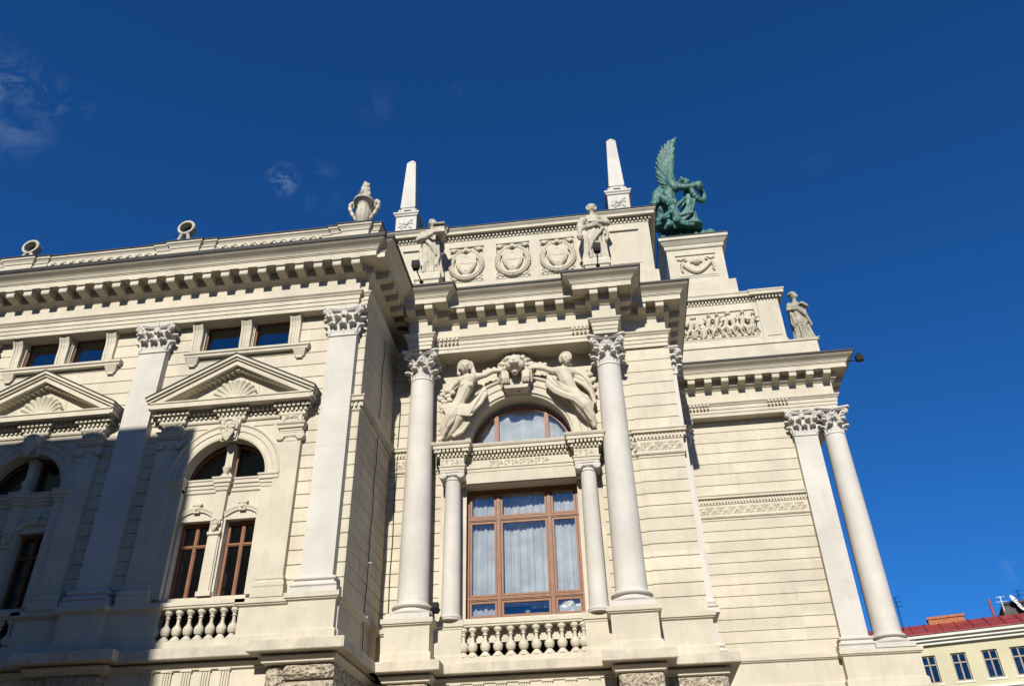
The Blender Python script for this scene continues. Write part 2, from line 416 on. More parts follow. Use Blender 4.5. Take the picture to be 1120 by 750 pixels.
for c in wcx:
    holes += [(c-1.55, c-.33, 15.90, 16.9), (c+.05, c+1.27, 15.90, 16.9), (c-1.62, c+1.62, 8.2, 13.2), (c-1.38, c+1.23, 7.02, 8.03)]
lw = MB(); ashlar_holes(lw, -30, XR, 20.25, 6.0, 17.2, holes)
lw.box(-30, XR-.1, 20.7, 25, 17.0, 18.9)
lw.build('front_wall', WALLM, H)
rw = MB(); ashlar(rw, [(XR+.002, 20.24), (XR+.002, 26)], 7.0, 17.0); rw.add([(XR-.03,20.24,0),(XR-.03,26,0),(XR-.03,26,18.5),(XR-.03,20.24,18.5)], [(0,1,2,3)])
rw.build('return_wall', DARKST, H)
# vertical block joint down the return wall is part of its stone pattern
jw = MB(); jw.box(XR-.01, XR+.002, 22.084, 22.096, 7.2, 16.8); 
jw.build('vertical_joint', LEAD, H)
AX_, BX_ = -4.22, -.74
# dark interior behind the left windows, and dark sheets behind the balusters
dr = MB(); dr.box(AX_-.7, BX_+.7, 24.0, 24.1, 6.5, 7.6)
for c_ in wcx: dr.box(c_-1.5, c_+1.5, 20.42, 20.5, 6.9, 8.04)  # shade of the baluster recesses is put into the sheets' dark colour
dr.box(-30, XR-.4, 21.9, 22.0, 6, 18.5); dr.box(-30,XR-.4, 20.62,22, 7.9,8.0); dr.build('dark_backing', VOIDM, H)
# bay walls
AX0, AX1, WZ0, WZ1 = -4.22, -.74, 8.2, 12.27      # big window
ACX, ACZ, ARI = -2.46, 13.80, 1.68               # arched window
bw = MB()
ashlar(bw, [(XR-.3, 23.75), (-4.98, 23.75)], 6.5, 17.0)
ashlar(bw, [(-.08, 23.75), (1.2, 23.75), (1.2, 23.70), (2.62, 23.70), (2.62, 29.4)], 6.5, 17.42)
bw.box(XR-.3, -5.0, 23.79, 24.5, 6.5, 17.4); bw.box(0, 2.58, 23.79, 24.5, 6.5, 17.4)
bw.build('bay_wall', WALLM, H)
ww = MB(); ashlar(ww, [(2.6, 29.40), (8.18, 29.40), (8.18, 40)], 6.5, 17.42)
ww.build('wing_wall', WALLM, H)
# arch wall plate
def arch_plate(mb, x0, x1, z0, z1, cx, cz, r, y0, y1, n=28, zlow=None):
    """rectangular plate with a round-headed opening that goes down to z0"""
    arc = [(cx+r*math.cos(math.pi*i/n), cz+r*math.sin(math.pi*i/n)) for i in range(n+1)]   # right to left
    def top(x): return (x, z1)
    for i in range(n):
        a, b = arc[i], arc[i+1]
        for y, flip in ((y0, 0), (y1, 1)):
            f = (0,1,2,3) if flip else (3,2,1,0)
            mb.add([(a[0],y,a[1]),(a[0],y,z1),(b[0],y,z1),(b[0],y,b[1])], [f])
        mb.add([(a[0],y0,a[1]),(b[0],y0,b[1]),(b[0],y1,b[1]),(a[0],y1,a[1])], [(0,1,2,3)])
    mb.box(cx+r, x1, y0, y1, z0, z1); mb.box(x0, cx-r, y0, y1, z0, z1)
    mb.add([(cx-r,y0,z1),(cx+r,y0,z1),(cx+r,y1,z1),(cx-r,y1,z1)], [(0,1,2,3)])
    if cz > z0: pass
    return mb
def arch_ring(mb, cx, cz, steps, y, n=40, a0=0, a1=math.pi):
    """archivolt: steps = [(r, out)], profile in radius / projection from plane y"""
    m = len(steps); vs = []
    for i in range(n+1):
        a = a0+(a1-a0)*i/n
        for r, o in steps: vs.append((cx+r*math.cos(a), y-o, cz+r*math.sin(a)))
    fs = [(i*m+j, (i+1)*m+j, (i+1)*m+j+1, i*m+j+1) for i in range(n) for j in range(m-1)]
    fs += [tuple(range(m)), tuple(n*m+j for j in range(m-1,-1,-1))]
    return mb.add(vs, fs)
ap = MB(); arch_plate(ap, -5.0, 0.0, 13.52, 17.0, ACX, ACZ, ARI+.12, 23.76, 24.36)
ap.build('arch_wall', WALLM, H)
av = MB(); arch_ring(av, ACX, ACZ, [(ARI-.02,-.56),(ARI-.02,.02),(ARI+.06,.06),(ARI+.06,.10),(ARI+.28,.10),(ARI+.30,.14),(ARI+.50,.14),(ARI+.53,.20),(ARI+.60,.22),(ARI+.60,0)], 23.76)
for sx in (-1,1):
    x = ACX+sx*(ARI+.29); av.box(min(x-.31,x+.31), max(x-.31,x+.31), 23.62, 23.77, 13.5, ACZ)
    x2=ACX+sx*(ARI-.02); 
av.build('archivolt', STONE, H, auto=30)
# ------------------------------------------------------------------ main entablature
def entab_profile(ov):
    s = ov/.58
    return [(-.06,16.86),(.0,16.86),(0,17.0),(.025,17.0),(.025,17.14),(.05,17.14),(.05,17.27),(.08,17.29),(.10,17.33),(.15,17.38),(.15,17.42),(0,17.43),
            (0,17.96),(.04,17.98),(.06,18.01),(.15,18.06),(.18,18.08),(.18,18.34)]
def corona_profile(ov):
    e = ov-.58
    return [(.11,18.34),(.10,18.335),(ov-.05,18.335),(ov-.04,18.31),(ov,18.31),(ov,18.49),(ov+.025,18.50),(ov+.025,18.525),(ov+.05,18.535),(ov+.06,18.56),
            (ov+.085,18.60),(ov+.13,18.645),(ov+.18,18.68),(ov+.24,18.72),(ov+.28,18.755),(ov+.31,18.785),(ov+.31,18.803)]
def lead_profile(ov): return [(ov+.30,18.803),(ov+.345,18.803),(ov+.35,18.875),(-.1,18.97),(-.6,19.0)]
for path, ov, nm in ((LEFT_PATH,.64,'a'), (BAY_PATH,.58,'b'), (WING_PATH,.55,'c')):
    e = MB(); e.sweep(path, entab_profile(ov)+[(-.3,18.34)], back=None)
    e.sweep(path, [(-.9,16.862),(.0,16.862)])
    eo = e.build('entablature', STONE, H)
    c = MB(); c.sweep(path, corona_profile(ov), back=.3); co = c.build('cornice', STONE, H)
    l = MB(); l.sweep(path, lead_profile(ov) if nm != 'a' else [(ov+.28,18.79),(ov+.335,18.79),(ov+.35,18.90),(-.1,18.99),(-.6,19.0)], back=.8); l.build('lead_flashing', LEAD, co)
    if nm == 'a': CORN_L = co
    elif nm == 'b': CORN_B = co
    else: CORN_W = co
# soffit between the bay columns
sf = MB(); sf.box(C1-.3, C2+.3, BM+.02, 23.80, 16.864, 17.3); sf.build('soffit', STONE, H)
# guttae-like tooth rows on the architrave
gt = MB()
def teeth(x0, x1, y, z0=17.25, z1=17.34, w=.07, st=.135):
    x = x0
    while x < x1: gt.box(x, x+w, y-.20, y, z0, z1); gt.box(x+.005,x+w-.005,y-.14,y,z0-.09,z0-.015); x += st
teeth(C1+.50, C1+1.25, BM); teeth(C2-1.1, C2-.42, BM)
teeth(3.62, 4.3, FW); teeth(6.6, 7.3, FW)
gt.build('tooth_ornament', STONE, H)
# modillions
mo = MB()
mpoly = [(.0,-.03),(.0,.23),(-.45,.23),(-.45,.03),(-.43,.0),(-.36,-.012),(-.12,-.03)]
mo.prism_x(mpoly, -.135, .135); mo.prism_x([(.0,.18),(.0,.235),(-.50,.235),(-.50,.18)], -.155, .155)
MOD = mo.mesh('modillion'); MOD.materials.append(STONE)
def modr(parent, x, y, rz=0, d=1.0): place(MOD, 'modillion', STONE, parent, (x, y, 18.10), rz, (1, d, 1))
x = -6.99-.302*0
k = 0
for i in range(21): modr(CORN_L, -7.29+.302-.604*i+.0, FL-.10, 0, 1.08)
for yy in (20.35, 20.95, 21.55, 22.15, 22.75, 23.3): modr(CORN_L, XR+.10, yy, R(90), 1.08)
for xx in (-4.23,-3.56,-2.89,-2.21,-1.55,-.88): modr(CORN_B, xx, BM-.10)
for cxx in (C1, C2):
    for s_ in (-.30,.34): modr(CORN_B, cxx+s_+.02, BR-.10)
    modr(CORN_B, cxx+.39+.10, BR+.17, R(90)); modr(CORN_B, cxx-.39-.10, BR+.17, R(-90))
modr(CORN_B, C2+.49, BR+.72, R(90)); modr(CORN_B, C1-.49, BR+.72, R(-90))
for xx in (1.86, 2.46): modr(CORN_B, xx, BX-.10)
for yy in (23.95,24.55,25.15,25.75,26.35,26.95,27.55): modr(CORN_B, 2.70, yy, R(90))
for i in range(9): modr(CORN_W, 9.02-.645*i-.06, FW-.10, 0, .93)
for yy in (29.4,30.0,30.6): modr(CORN_W, 9.26, yy, R(90), .93)
# ------------------------------------------------------------------ capitals
def leaf(mb, base, out, up_h, w, curl, lean=.05, yaw=None):
    """acanthus leaf: broad ribbed blade that rises and curls outward"""
    out = Vector(out).normalized(); side = Vector((-out.y, out.x, 0)); base = Vector(base)
    for k, lx in enumerate((-.34, 0, .34)):
        pts = []; rs = []
        for t in (0,.25,.5,.75,.92,1.0,1.04):
            spread = lx*w*(1.15-.35*t)
            o = lean*t + (curl*max(0,(t-.62)/.42)**1.7) - abs(lx)*.06
            z = up_h*min(t,1.0) - (max(0,t-.95)*up_h*1.1) - abs(lx)*up_h*.22*(t**2)
            pts.append(base+out*o+side*spread+Vector((0,0,z)))
            rs.append((.20 if lx == 0 else .175)*w*(1.0-.12*t))
        mb.chain(pts, rs, n=7)
def volute(mb, p0, p1, r, out):
    """stalk from p0 to p1 with a spiral curl at its end"""
    p0 = Vector(p0); p1 = Vector(p1); out = Vector(out).normalized(); pts = []
    for i in range(6):
        t = i/5; pts.append(p0.lerp(p1, t)+Vector((0,0,.06*math.sin(math.pi*t))))
    mb.chain(pts, [.034+.016*(i/5) for i in range(6)], n=7)
    sp = []
    for i in range(14):
        a = math.pi*.5-i*.55; q = r*(1-i/17); sp.append(p1+out*(q*math.cos(a)+.01)+Vector((0,0,q*math.sin(a)-r)))
    mb.chain(sp, [.04*(1-.3*i/13) for i in range(14)], n=6)
    mb.ell(p1+Vector((0,0,-r)), .035)
def round_capital():
    mb = MB()
    mb.lathe([(.355,0),(.395,.02),(.395,.06),(.36,.085),(.33,.10),(.34,.5),(.40,.8),(.46,.90),(.30,.90)], n=24)
    for i in range(8):
        a = 2*math.pi*(i+.5)/8; o = (math.cos(a), math.sin(a), 0)
        leaf(mb, (o[0]*.335, o[1]*.335, .09), o, .32, .25, .19)
    for i in range(8):
        a = 2*math.pi*i/8; o = (math.cos(a), math.sin(a), 0)
        leaf(mb, (o[0]*.335, o[1]*.335, .16), o, .50, .26, .19)
    for i in range(4):
        a = 2*math.pi*(i+.5)/4; o = Vector((math.cos(a), math.sin(a), 0)); s = Vector((-o.y, o.x, 0))
        for q in (-1, 1): volute(mb, o*.38+s*q*.13+Vector((0,0,.58)), o*.66+s*q*.03+Vector((0,0,.90)), .085, o)
        leaf(mb, o*.39+Vector((0,0,.5)), o, .26, .18, .16)
        a2 = 2*math.pi*i/4; p = Vector((math.cos(a2), math.sin(a2), 0)); t = Vector((-p.y, p.x, 0))
        for q in (-1, 1): volute(mb, p*.37+t*q*.10+Vector((0,0,.60)), p*.43+t*q*.035+Vector((0,0,.86)), .05, t*q*-1)
        mb.ell(p*.50+Vector((0,0,.97)), (.07,.07,.10)); mb.ell(p*.50+Vector((0,0,1.06)), .04)
    # abacus with hollowed sides
    def ab(z0, z1, R_, rc):
        pl = []
        for i in range(4):
            a = 2*math.pi*(i+.5)/4
            c = Vector((math.cos(a), math.sin(a))); t = Vector((-c.y, c.x))
            p1 = c*R_-t*.055; p2 = c*R_+t*.055; pl += [p1, p2]
            a3 = 2*math.pi*(i+1.5)/4; c3 = Vector((math.cos(a3), math.sin(a3))); t3 = Vector((-c3.y, c3.x)); p3 = c3*R_-t3*.055
            m = Vector((math.cos(a+math.pi/4), math.sin(a+math.pi/4)))
            for k in range(1, 8):
                u = k/8; q = p2.lerp(p3, u); q = q-m*(rc*math.sin(math.pi*u)); pl.append(q)
        mb.prism_z([(p.x, p.y) for p in pl], z0, z1)
    ab(.90,.95,.76,.10); ab(.945,1.02,.86,.12)
    return sculpt(mb, .0145, 'corinthian_capital', 1)
def flat_capital(w=.86, d=.26):
    """square-plan version, wall plane at y=0, front at y=-d"""
    mb = MB(); h = w/2
    mb.box(-h+.01, h-.01, -d, .05, .08, .9); mb.box(-h-.035, h+.035, -d-.035, .05, .0, .06)
    for x in (-.31, 0, .31): leaf(mb, (x, -d+.03, .08), (0,-1,0), .34, .27, .19)
    for x in (-.40,-.155,.155,.40): leaf(mb, (x, -d+.03, .18), (x*.6,-1,0), .50, .24, .24)
    for s in (-1, 1):
        for y in (-d+.06,): leaf(mb, (s*h, y, .08), (s,0,0), .36, .24, .13); leaf(mb, (s*h, y+.02, .2), (s,-.2,0), .50, .24, .17)
        o = Vector((s*.75,-.75,0)).normalized()
        for q in (-1, 1):
            t = Vector((-o.y, o.x, 0)); volute(mb, Vector((s*(h-.12),-d,.60))+t*q*.06, Vector((s*(h+.10),-d-.14,.89))+t*q*.03, .085, o)
        leaf(mb, (s*(h-.06), -d, .5), o, .26, .18, .15)
        volute(mb, (s*.14,-d,.60), (s*.04,-d-.08,.85), .055, (-s,0,0))
    mb.ell((0,-d-.10,.96), (.07,.06,.10)); mb.ell((0,-d-.11,1.06), .04)
    def ab(z0, z1, e, rc):
        pl = [(-h-e, .05), (-h-e-.01, -d-e+.05), (-h-e+.07, -d-e)]
        for k in range(1, 10):
            u = k/10; pl.append((-h-e+.07+(2*h+2*e-.14)*u, -d-e+rc*math.sin(math.pi*u)))
        pl += [(h+e-.07, -d-e), (h+e+.01, -d-e+.05), (h+e, .05)]
        mb.prism_z(pl, z0, z1)
    ab(.90,.95,.15,.09); ab(.945,1.02,.20,.11)
    return sculpt(mb, .0145, 'pilaster_capital', 1)
CAPR = round_capital(); CAPF = flat_capital()
# ------------------------------------------------------------------ columns and pilasters
def shaft_profile(r0, r1, z0, z1):
    pr = [(r0+.05, z0), (r0+.05, z0+.04), (r0+.01, z0+.09)]
    for i in range(1, 13):
        t = i/12; e = r0+(r1-r0)*(t**1.7); pr.append((e, z0+.09+(z1-z0-.09)*t))
    return pr
def column(cx, cy, r0=.445, r1=.375, zb=8.05, zs=8.51, zc=15.85, parent=H):
    p = MB(); p.lathe(shaft_profile(r0, r1, zs, zc), (cx,cy,0), n=48); sh = p.build('column', WHITE, parent, smooth=True, auto=35)
    b = MB(); b.box(cx-.62, cx+.62, cy-.62, cy+.62, zb, zb+.15)
    b.lathe([(.50,zb+.15),(.60,zb+.16),(.63,zb+.20),(.63,zb+.24),(.59,zb+.285),(.53,zb+.29),(.50,zb+.30),(.49,zb+.34),(.51,zb+.37),(.56,zb+.375),(.585,zb+.41),(.56,zb+.45),(.5,zb+.465),(.48,zb+.47)], (cx,cy,0), n=48)
    b.build('column_base', WHITE, sh, auto=35, smooth=True)
    place(CAPR, 'capital', WHITE, sh, (cx, cy, zc)); return sh
column(C1, 23.21); column(C2, 23.21); column(8.91, 29.47)
def pilaster(cx, yf, yw, w=.86, zb=8.05, zs=8.50, zc=15.85, cap=True, parent=H):
    h = w/2
    p = MB(); p.box(cx-h, cx+h, yf, yw+.02, zs, zc); 
    sh = p.build('pilaster', WHITE, parent)
    # fine block joints
    j = MB()
    for z in (9.76,10.91,12.19,13.4,14.6): j.box(cx-h-.001, cx+h+.001, yf-.0015, yf+.01, z, z+.008)
    j.build('block_joint', SLAB, sh)
    b = MB()
    q = [(cx-h, yw), (cx-h, yf), (cx+h, yf), (cx+h, yw)]
    b.sweep(q, [(.20,zb),(.20,zb+.13),(.13,zb+.135),(.15,zb+.15),(.18,zb+.18),(.18,zb+.21),(.15,zb+.24),(.10,zb+.25),(.08,zb+.28),(.08,zb+.33),(.11,zb+.335),(.13,zb+.36),(.13,zb+.39),(.10,zb+.42),(.03,zb+.425),(.0,zb+.47)], back=.1)
    b.build('pilaster_base', WHITE, sh)
    if cap: place(CAPF, 'capital', WHITE, sh, (cx, yf+.26, zc))
    return sh
PX = [-7.38, -13.42, -19.46]
for x in PX: pilaster(x, 20.0, 20.25)
pilaster(7.785, 29.14, 30.0)
pilaster(3.05, 29.16, 29.40, w=.80)
# pilaster on the bay's side face, seen edge on
ps = MB(); ps.box(2.60, 2.755, 23.86, 24.66, 8.5, 15.85); pso = ps.build('pilaster', WHITE, H)
pb = MB(); pb.sweep([(2.6,23.86),(2.755,23.86),(2.755,24.66),(2.6,24.66)], [(.17,8.05),(.17,8.18),(.1,8.2),(.15,8.24),(.1,8.28),(.06,8.3),(.1,8.36),(.04,8.4),(0,8.5)], back=.08); pb.build('pilaster_base', WHITE, pso)
place(CAPF, 'capital', WHITE, pso, (2.755-.26, 24.26, 15.85), R(90), (.93,1,1))
# ------------------------------------------------------------------ pedestals, slab cornice, rock-faced basement
PED = [(0,6.9),(.0,6.9),(.06,6.9),(.06,7.12),(.0,7.18),(0,7.84),(.02,7.86),(.06,7.88),(.06,7.905),(.10,7.92),(.10,8.045),(0,8.05)]
L_PED = [(-30,20.12)]
for c in sorted(PX): L_PED += [(c-.58, 20.12), (c-.58, 19.84), (c+.58, 19.84), (c+.58, 20.12)]
# aedicule pedestals step forward slightly, window bays are left open for balusters
def ped_run(x0, x1, y, yb):
    return [(x0, yb), (x0, y), (x1, y), (x1, yb)]
pm = MB()
for c in PX:
    pm.sweep([(c-1.96 if c > -19 else -30, 20.5), (c-1.96 if c > -19 else -30, 20.10), (c-.60, 20.10), (c-.60, 19.86), (c+.62 if c > -8 else c+.60, 19.86), (c+.62 if c > -8 else c+.60, 20.05), (XR if c > -8 else c+1.96, 20.05), (XR if c > -8 else c+1.96, 20.5 if c < -8 else 26)], PED, back=.15)
pm.build('pedestal', STONE, H)
for c in (C1, C2):
    q = MB(); q.sweep([(c-.63, 23.8), (c-.63, 22.63), (c+.63, 22.63), (c+.63, 23.8)], PED, back=.3); q.build('pedestal', STONE, H)
q = MB()
for c in (-4.58, -.38): q.sweep([(c-.40, 23.7), (c-.40, 23.22), (c+.37, 23.22), (c+.37, 23.7)], [(0,6.9),(.04,6.9),(.04,7.12),(0,7.18),(0,7.84),(.02,7.86),(.02,7.90),(.06,7.92),(.06,8.085),(0,8.09)], back=.1)
q.build('pedestal', STONE, H)
q = MB(); q.sweep([(1.1,23.56),(2.68,23.56),(2.68,29.3),(7.25,29.3)], PED, back=.1)
q.sweep([(XR-.1,23.62),(C1-.5,23.62)], PED, back=.1); q.build('pedestal', STONE, H)
q = MB(); q.sweep([(7.22,31),(7.22,28.98),(9.62,28.98),(9.62,31)], PED, back=.3); q.build('pedestal', STONE, H)
# projecting slab course
def slab(path, nm='slab_course', ov=.34):
    s = MB(); s.sweep(path, [(ov-.02,6.60),(ov,6.62),(ov,6.84),(ov-.03,6.87),(-.2,6.92)], back=.4); o = s.build(nm, SLAB, H)
    u = MB(); u.sweep(path, [(-.12,6.375),(0.0,6.38),(.03,6.40),(.03,6.44),(.05,6.45),(.08,6.49),(.10,6.51),(.10,6.54),(.0,6.55),(-.02,6.60)], back=.4); u.build('bed_moulding', STONE, o)
    return o
SLL = [(-30, 20.12)]
for c in sorted(PX):
    r = c+1.0 if c < -8 else -6.67
    SLL += [(c-1.02, 20.12), (c-1.02, 19.82), (r, 19.82)]
    if c < -8: SLL += [(r, 20.12)]
SLL += [(-6.67, 24)]
slab(SLL)
SLB = [(-6.9, 23.45), (C1-.58, 23.45), (C1-.58, 22.6), (C1+.66, 22.6), (C1+.66, 23.18), (C2-.61, 23.18), (C2-.61, 22.6), (C2+.63, 22.6), (C2+.63, 23.45), (2.87, 23.45), (2.87, 29.2)]
slab(SLB)
slab([(2.8, 29.2), (7.15, 29.2), (7.15, 28.85), (9.62, 28.85), (9.62, 34)], ov=.22)
bs = MB()
def rock(x0, x1, y, z0, z1):
    bs.frustum((x0,x1,y,y+.5,z0),(x0,x1,y,y+.5,z1))
def rough_block(x0, x1, y, z0, z1, side=False):
    """rock-faced block: gridded lumpy face"""
    nx = max(3, int((x1-x0)/.045)); nz = max(3, int((z1-z0)/.045)); vs = []
    for j in range(nz+1):
        for i in range(nx+1):
            e = min(i, nx-i, 2)/2*min(j, nz-j, 2)/2
            vs.append((x0+(x1-x0)*i/nx, y+.05-e*(.06+random.random()*.055), z0+(z1-z0)*j/nz))
    fs = [(j*(nx+1)+i, j*(nx+1)+i+1, (j+1)*(nx+1)+i+1, (j+1)*(nx+1)+i) for j in range(nz) for i in range(nx)]
    bs.add(vs, fs); bs.box(x0, x1, y+.05, y+.6, z0, z1)
for c in PX:
    r = XR+.06 if c > -8 else c+.92
    rough_block(c-.55, r, 19.92, 6.04, 6.40); rough_block(c-1.0, c-.57, 20.0, 5.5, 6.40); rough_block(c-.55, r, 19.92, 5.4, 5.98); rough_block(c-.6, r, 19.92, 4.7, 5.36)
for c in (C1, C2): rough_block(c-.55, c+.60, 22.66, 5.8, 6.40); rough_block(c-.55, c+.6, 22.66, 5.0, 5.76)
rough_block(1.3, 2.85, 23.5, 5.4, 6.40)
# rough return side
nv = []
for j in range(30):
    for i in range(60): nv.append((XR+.03+random.random()*.05, 20.0+i*.068, 5.0+j*.047))
bs.add(nv, [(j*60+i, j*60+i+1, (j+1)*60+i+1, (j+1)*60+i) for j in range(29) for i in range(59)])
bs.build('rock_faced_basement', ROUGH, H)
lb = MB(); lb.box(-30, XR-.01, 20.15, 26, 0, 6.45); lb.box(-7, 2.75, 23.55, 30, 0, 6.7); lb.box(2.7, 9.5, 29.25, 45, 0, 6.3); lb.box(7.3, 9.5, 29.05, 29.3, 0, 6.7)
lb.box(C1-.55,C1+.6,22.76,23.6,0,6.42); lb.box(C2-.55,C2+.6,22.76,23.6,0,6.42); lb.box(1.1,2.8,23.62,24,0,6.5)
lb.build('basement_wall', WALLM, H)
# fluted brackets under the slab
fb = MB()
def fluted(x, y, w=.26, z0=5.3, z1=6.42):
    fb.box(x-w/2-.02, x+w/2+.02, y-.06, y+.1, z1-.06, z1)
    n = 4
    for i in range(n): fb.box(x-w/2+i*w/n+.008, x-w/2+(i+1)*w/n-.008, y-.035, y+.1, z0, z1-.06)
for c in wcx:
    for i in range(5): fluted(c-.98+i*.49, 20.13)
for i in range(7): fluted(-4.35+i*.62, 23.18+.0)
fb.box(-4.96,-.05,23.19,23.7,4.5,6.38)
fb.build('fluted_bracket_course', STONE, H)
# ------------------------------------------------------------------ balustrades
BALP = [(.15,0),(.15,.03),(.115,.07),(.075,.12),(.05,.15),(.058,.155),(.09,.165),(.118,.215),(.128,.27),(.12,.325),(.092,.37),(.06,.40),(.046,.44),(.042,.50),(.042,.57),(.066,.58),(.066,.60),(.048,.61),(.048,.64),(.085,.68),(.09,.70),(.105,.705),(.105,.79)]
bm_ = MB(); bm_.lathe(BALP, n=20); BAL = bm_.mesh('baluster', smooth=True); BAL.materials.append(STONE)
if hasattr(BAL, 'set_sharp_from_angle'): BAL.set_sharp_from_angle(angle=R(40))
def balustrade(x0, x1, y, xs, sc=1.0):
    b = MB(); b.sweep([(x0,y),(x1,y)], [(-.24,7.885),(0,7.885),(.02,7.90),(.02,7.94),(.05,7.955),(.05,8.05),(-.24,8.06)], back=.26)
    b.box(x0, x1, y-.02, y+.26, 6.93, 7.09)
    o = b.build('balustrade', STONE, H)
    for x in xs: place(BAL, 'baluster', STONE, o, (x, y+.12, 7.09), 0, (sc, sc, 1.01))
for c in wcx[:2]: balustrade(c-1.40, c+1.25, 20.05, [c-.2+ .293*(i-3)-.293 *0 for i in range(-1, 8)][:9], .98)
balustrade(-4.23, -.78, 23.22, [-2.5+.354*(i-4) for i in range(9)]+[-4.17,-.84], 1.1)
# ------------------------------------------------------------------ windows
def casement(parent, x0, x1, z0, z1, y, vbars, hbars, fr=.07, bar=.055, gl=GLASS, name='window'):
    f = MB()
    f.box(x0, x0+fr, y-.05, y+.05, z0, z1); f.box(x1-fr, x1, y-.05, y+.05, z0, z1)
    f.box(x0+fr, x1-fr, y-.049, y+.049, z1-fr, z1); f.box(x0+fr, x1-fr, y-.049, y+.049, z0, z0+fr)
    for v, w in vbars:
        f.box(v-w/2, v+w/2, y-.055, y+.045, z0+.01, z1-.01); f.box(v-w*.18, v+w*.18, y-.075, y-.05, z0+.02, z1-.02)
    for h, w in hbars: f.box(x0+.01, x1-.01, y-.052, y+.042, h-w/2, h+w/2); f.box(x0+.03, x1-.03, y-.07, y-.05, h-w*.2, h+w*.2)
    o = f.build(name, WOOD, parent)
    p = MB(); p.add([(x0,y+.01,z0),(x1,y+.01,z0),(x1,y+.01,z1),(x0,y+.01,z1)], [(0,1,2,3)]); p.build('pane', gl, o)
    return o
# big window
bigw = casement(H, AX0, AX1, WZ0+.03, WZ1, 24.02, [(-3.24,.115),(-1.67,.115)], [(11.30,.105),(8.87,.105)], fr=.09)
sb = MB()   # inner sashes with thinner wood frames
for a, b in ((AX0+.105,-3.31),(-3.17,-1.74),(-1.60,AX1-.105)):
    for c, d in ((8.34,8.80),(8.94,11.23),(11.37,12.165)):
        w = .06
        sb.box(a,a+w,23.985,24.04,c,d); sb.box(b-w,b,23.985,24.04,c,d); sb.box(a+w,b-w,23.986,24.04,c,c+w); sb.box(a+w,b-w,23.986,24.04,d-w,d)
sb.build('sash', WOOD, bigw)
rv = MB(); rv.box(-5.0, AX0, 23.74, 24.35, 8.05, 12.6); rv.box(AX1, .02, 23.74, 24.35, 8.05, 12.6); rv.box(AX0-.2, AX1+.2, 23.40, 24.35, 12.27, 12.62); rv.box(AX0-.7, AX1+.7, 23.52, 24.35, 7.52, 8.2)
rv.build('window_surround', STONE, H)
def curtain(x0, x1, z0, z1, y, amp=.03, per=.15, ph=0, scallop=0, name='curtain'):
    n = int((x1-x0)/.012); vs = []; fs = []; rr = random.Random(int(ph*10)+5)
    for j in range(2):
        for i in range(n+1):
            x = x0+(x1-x0)*i/n; w = math.sin(2*math.pi*x/per+ph+1.4*math.sin(2.9*x+ph))+.6*math.sin(2*math.pi*x/(per*2.37)+1.3*ph+math.sin(5*x))+.25*math.sin(2*math.pi*x/(per*.61)+2*math.sin(3*x))
            z = z1 if j else z0+scallop*abs(math.sin(2*math.pi*x/(per*4)))
            vs.append((x, y+amp*w*(1 if j == 0 else .7), z))
    for i in range(n): fs.append((i, i+1, n+1+i+1, n+1+i))
    m = MB(); m.add(vs, fs); return m
for (a, b, c, d, ph, yy) in ((AX0, -3.36, 8.4, 12.25, 0, 24.20), (-3.34, -2.3, 8.7, 12.25, 2.1, 24.27), (-2.36, -1.5, 8.6, 12.25, 5.3, 24.24), (-1.54, AX1, 8.4, 12.25, 4.4, 24.20)):
    curtain(a, b, c, d, yy, ph=ph).build('curtain', CURT, bigw, smooth=True)
rm = MB(); rm.box(-5,.1,26.5,26.6,7,17); rm.box(-5,-4.9,24.35,26.5,7,17); rm.box(.0,.1,24.35,26.5,7,17); rm.box(-5,.1,24.35,26.5,7,8.0); rm.box(-5,.1,24.35,26.5,16.4,16.5)
rm.build('dark_backing', VOIDM, H)
# lunette over it
lf = MB(); arch_ring(lf, ACX, ACZ-.2, [(ARI-.09,-.05),(ARI-.09,.05),(ARI+.02,.05),(ARI+.02,-.05)], 24.26)
lf.box(ACX-ARI, ACX+ARI, 24.21, 24.31, ACZ-.28, ACZ-.12)
for v in (-.83, .83):
    hh = math.sqrt(ARI**2-v*v)-.2; lf.box(ACX+v-.07, ACX+v+.07, 24.20, 24.305, ACZ-.15, ACZ+hh); lf.box(ACX+v-.03, ACX+v+.03, 24.18, 24.21, ACZ-.15, ACZ+hh)
lfo = lf.build('arched_window', WOOD, H)
def fan(cx, cz, r, y, n=32):
    m = MB(); m.add([(cx, y, cz)]+[(cx+r*math.cos(math.pi*i/n), y, cz+r*math.sin(math.pi*i/n)) for i in range(n+1)], [(0,i+1,i+2) for i in range(n)]); return m
fan(ACX, ACZ-.2, ARI-.05, 24.265).build('pane', GLASS, lfo)
curtain(ACX-1.6, ACX+1.6, 13.5, 15.9, 24.40, amp=.03, per=.5, ph=3).build('curtain', CURT, lfo, smooth=True)
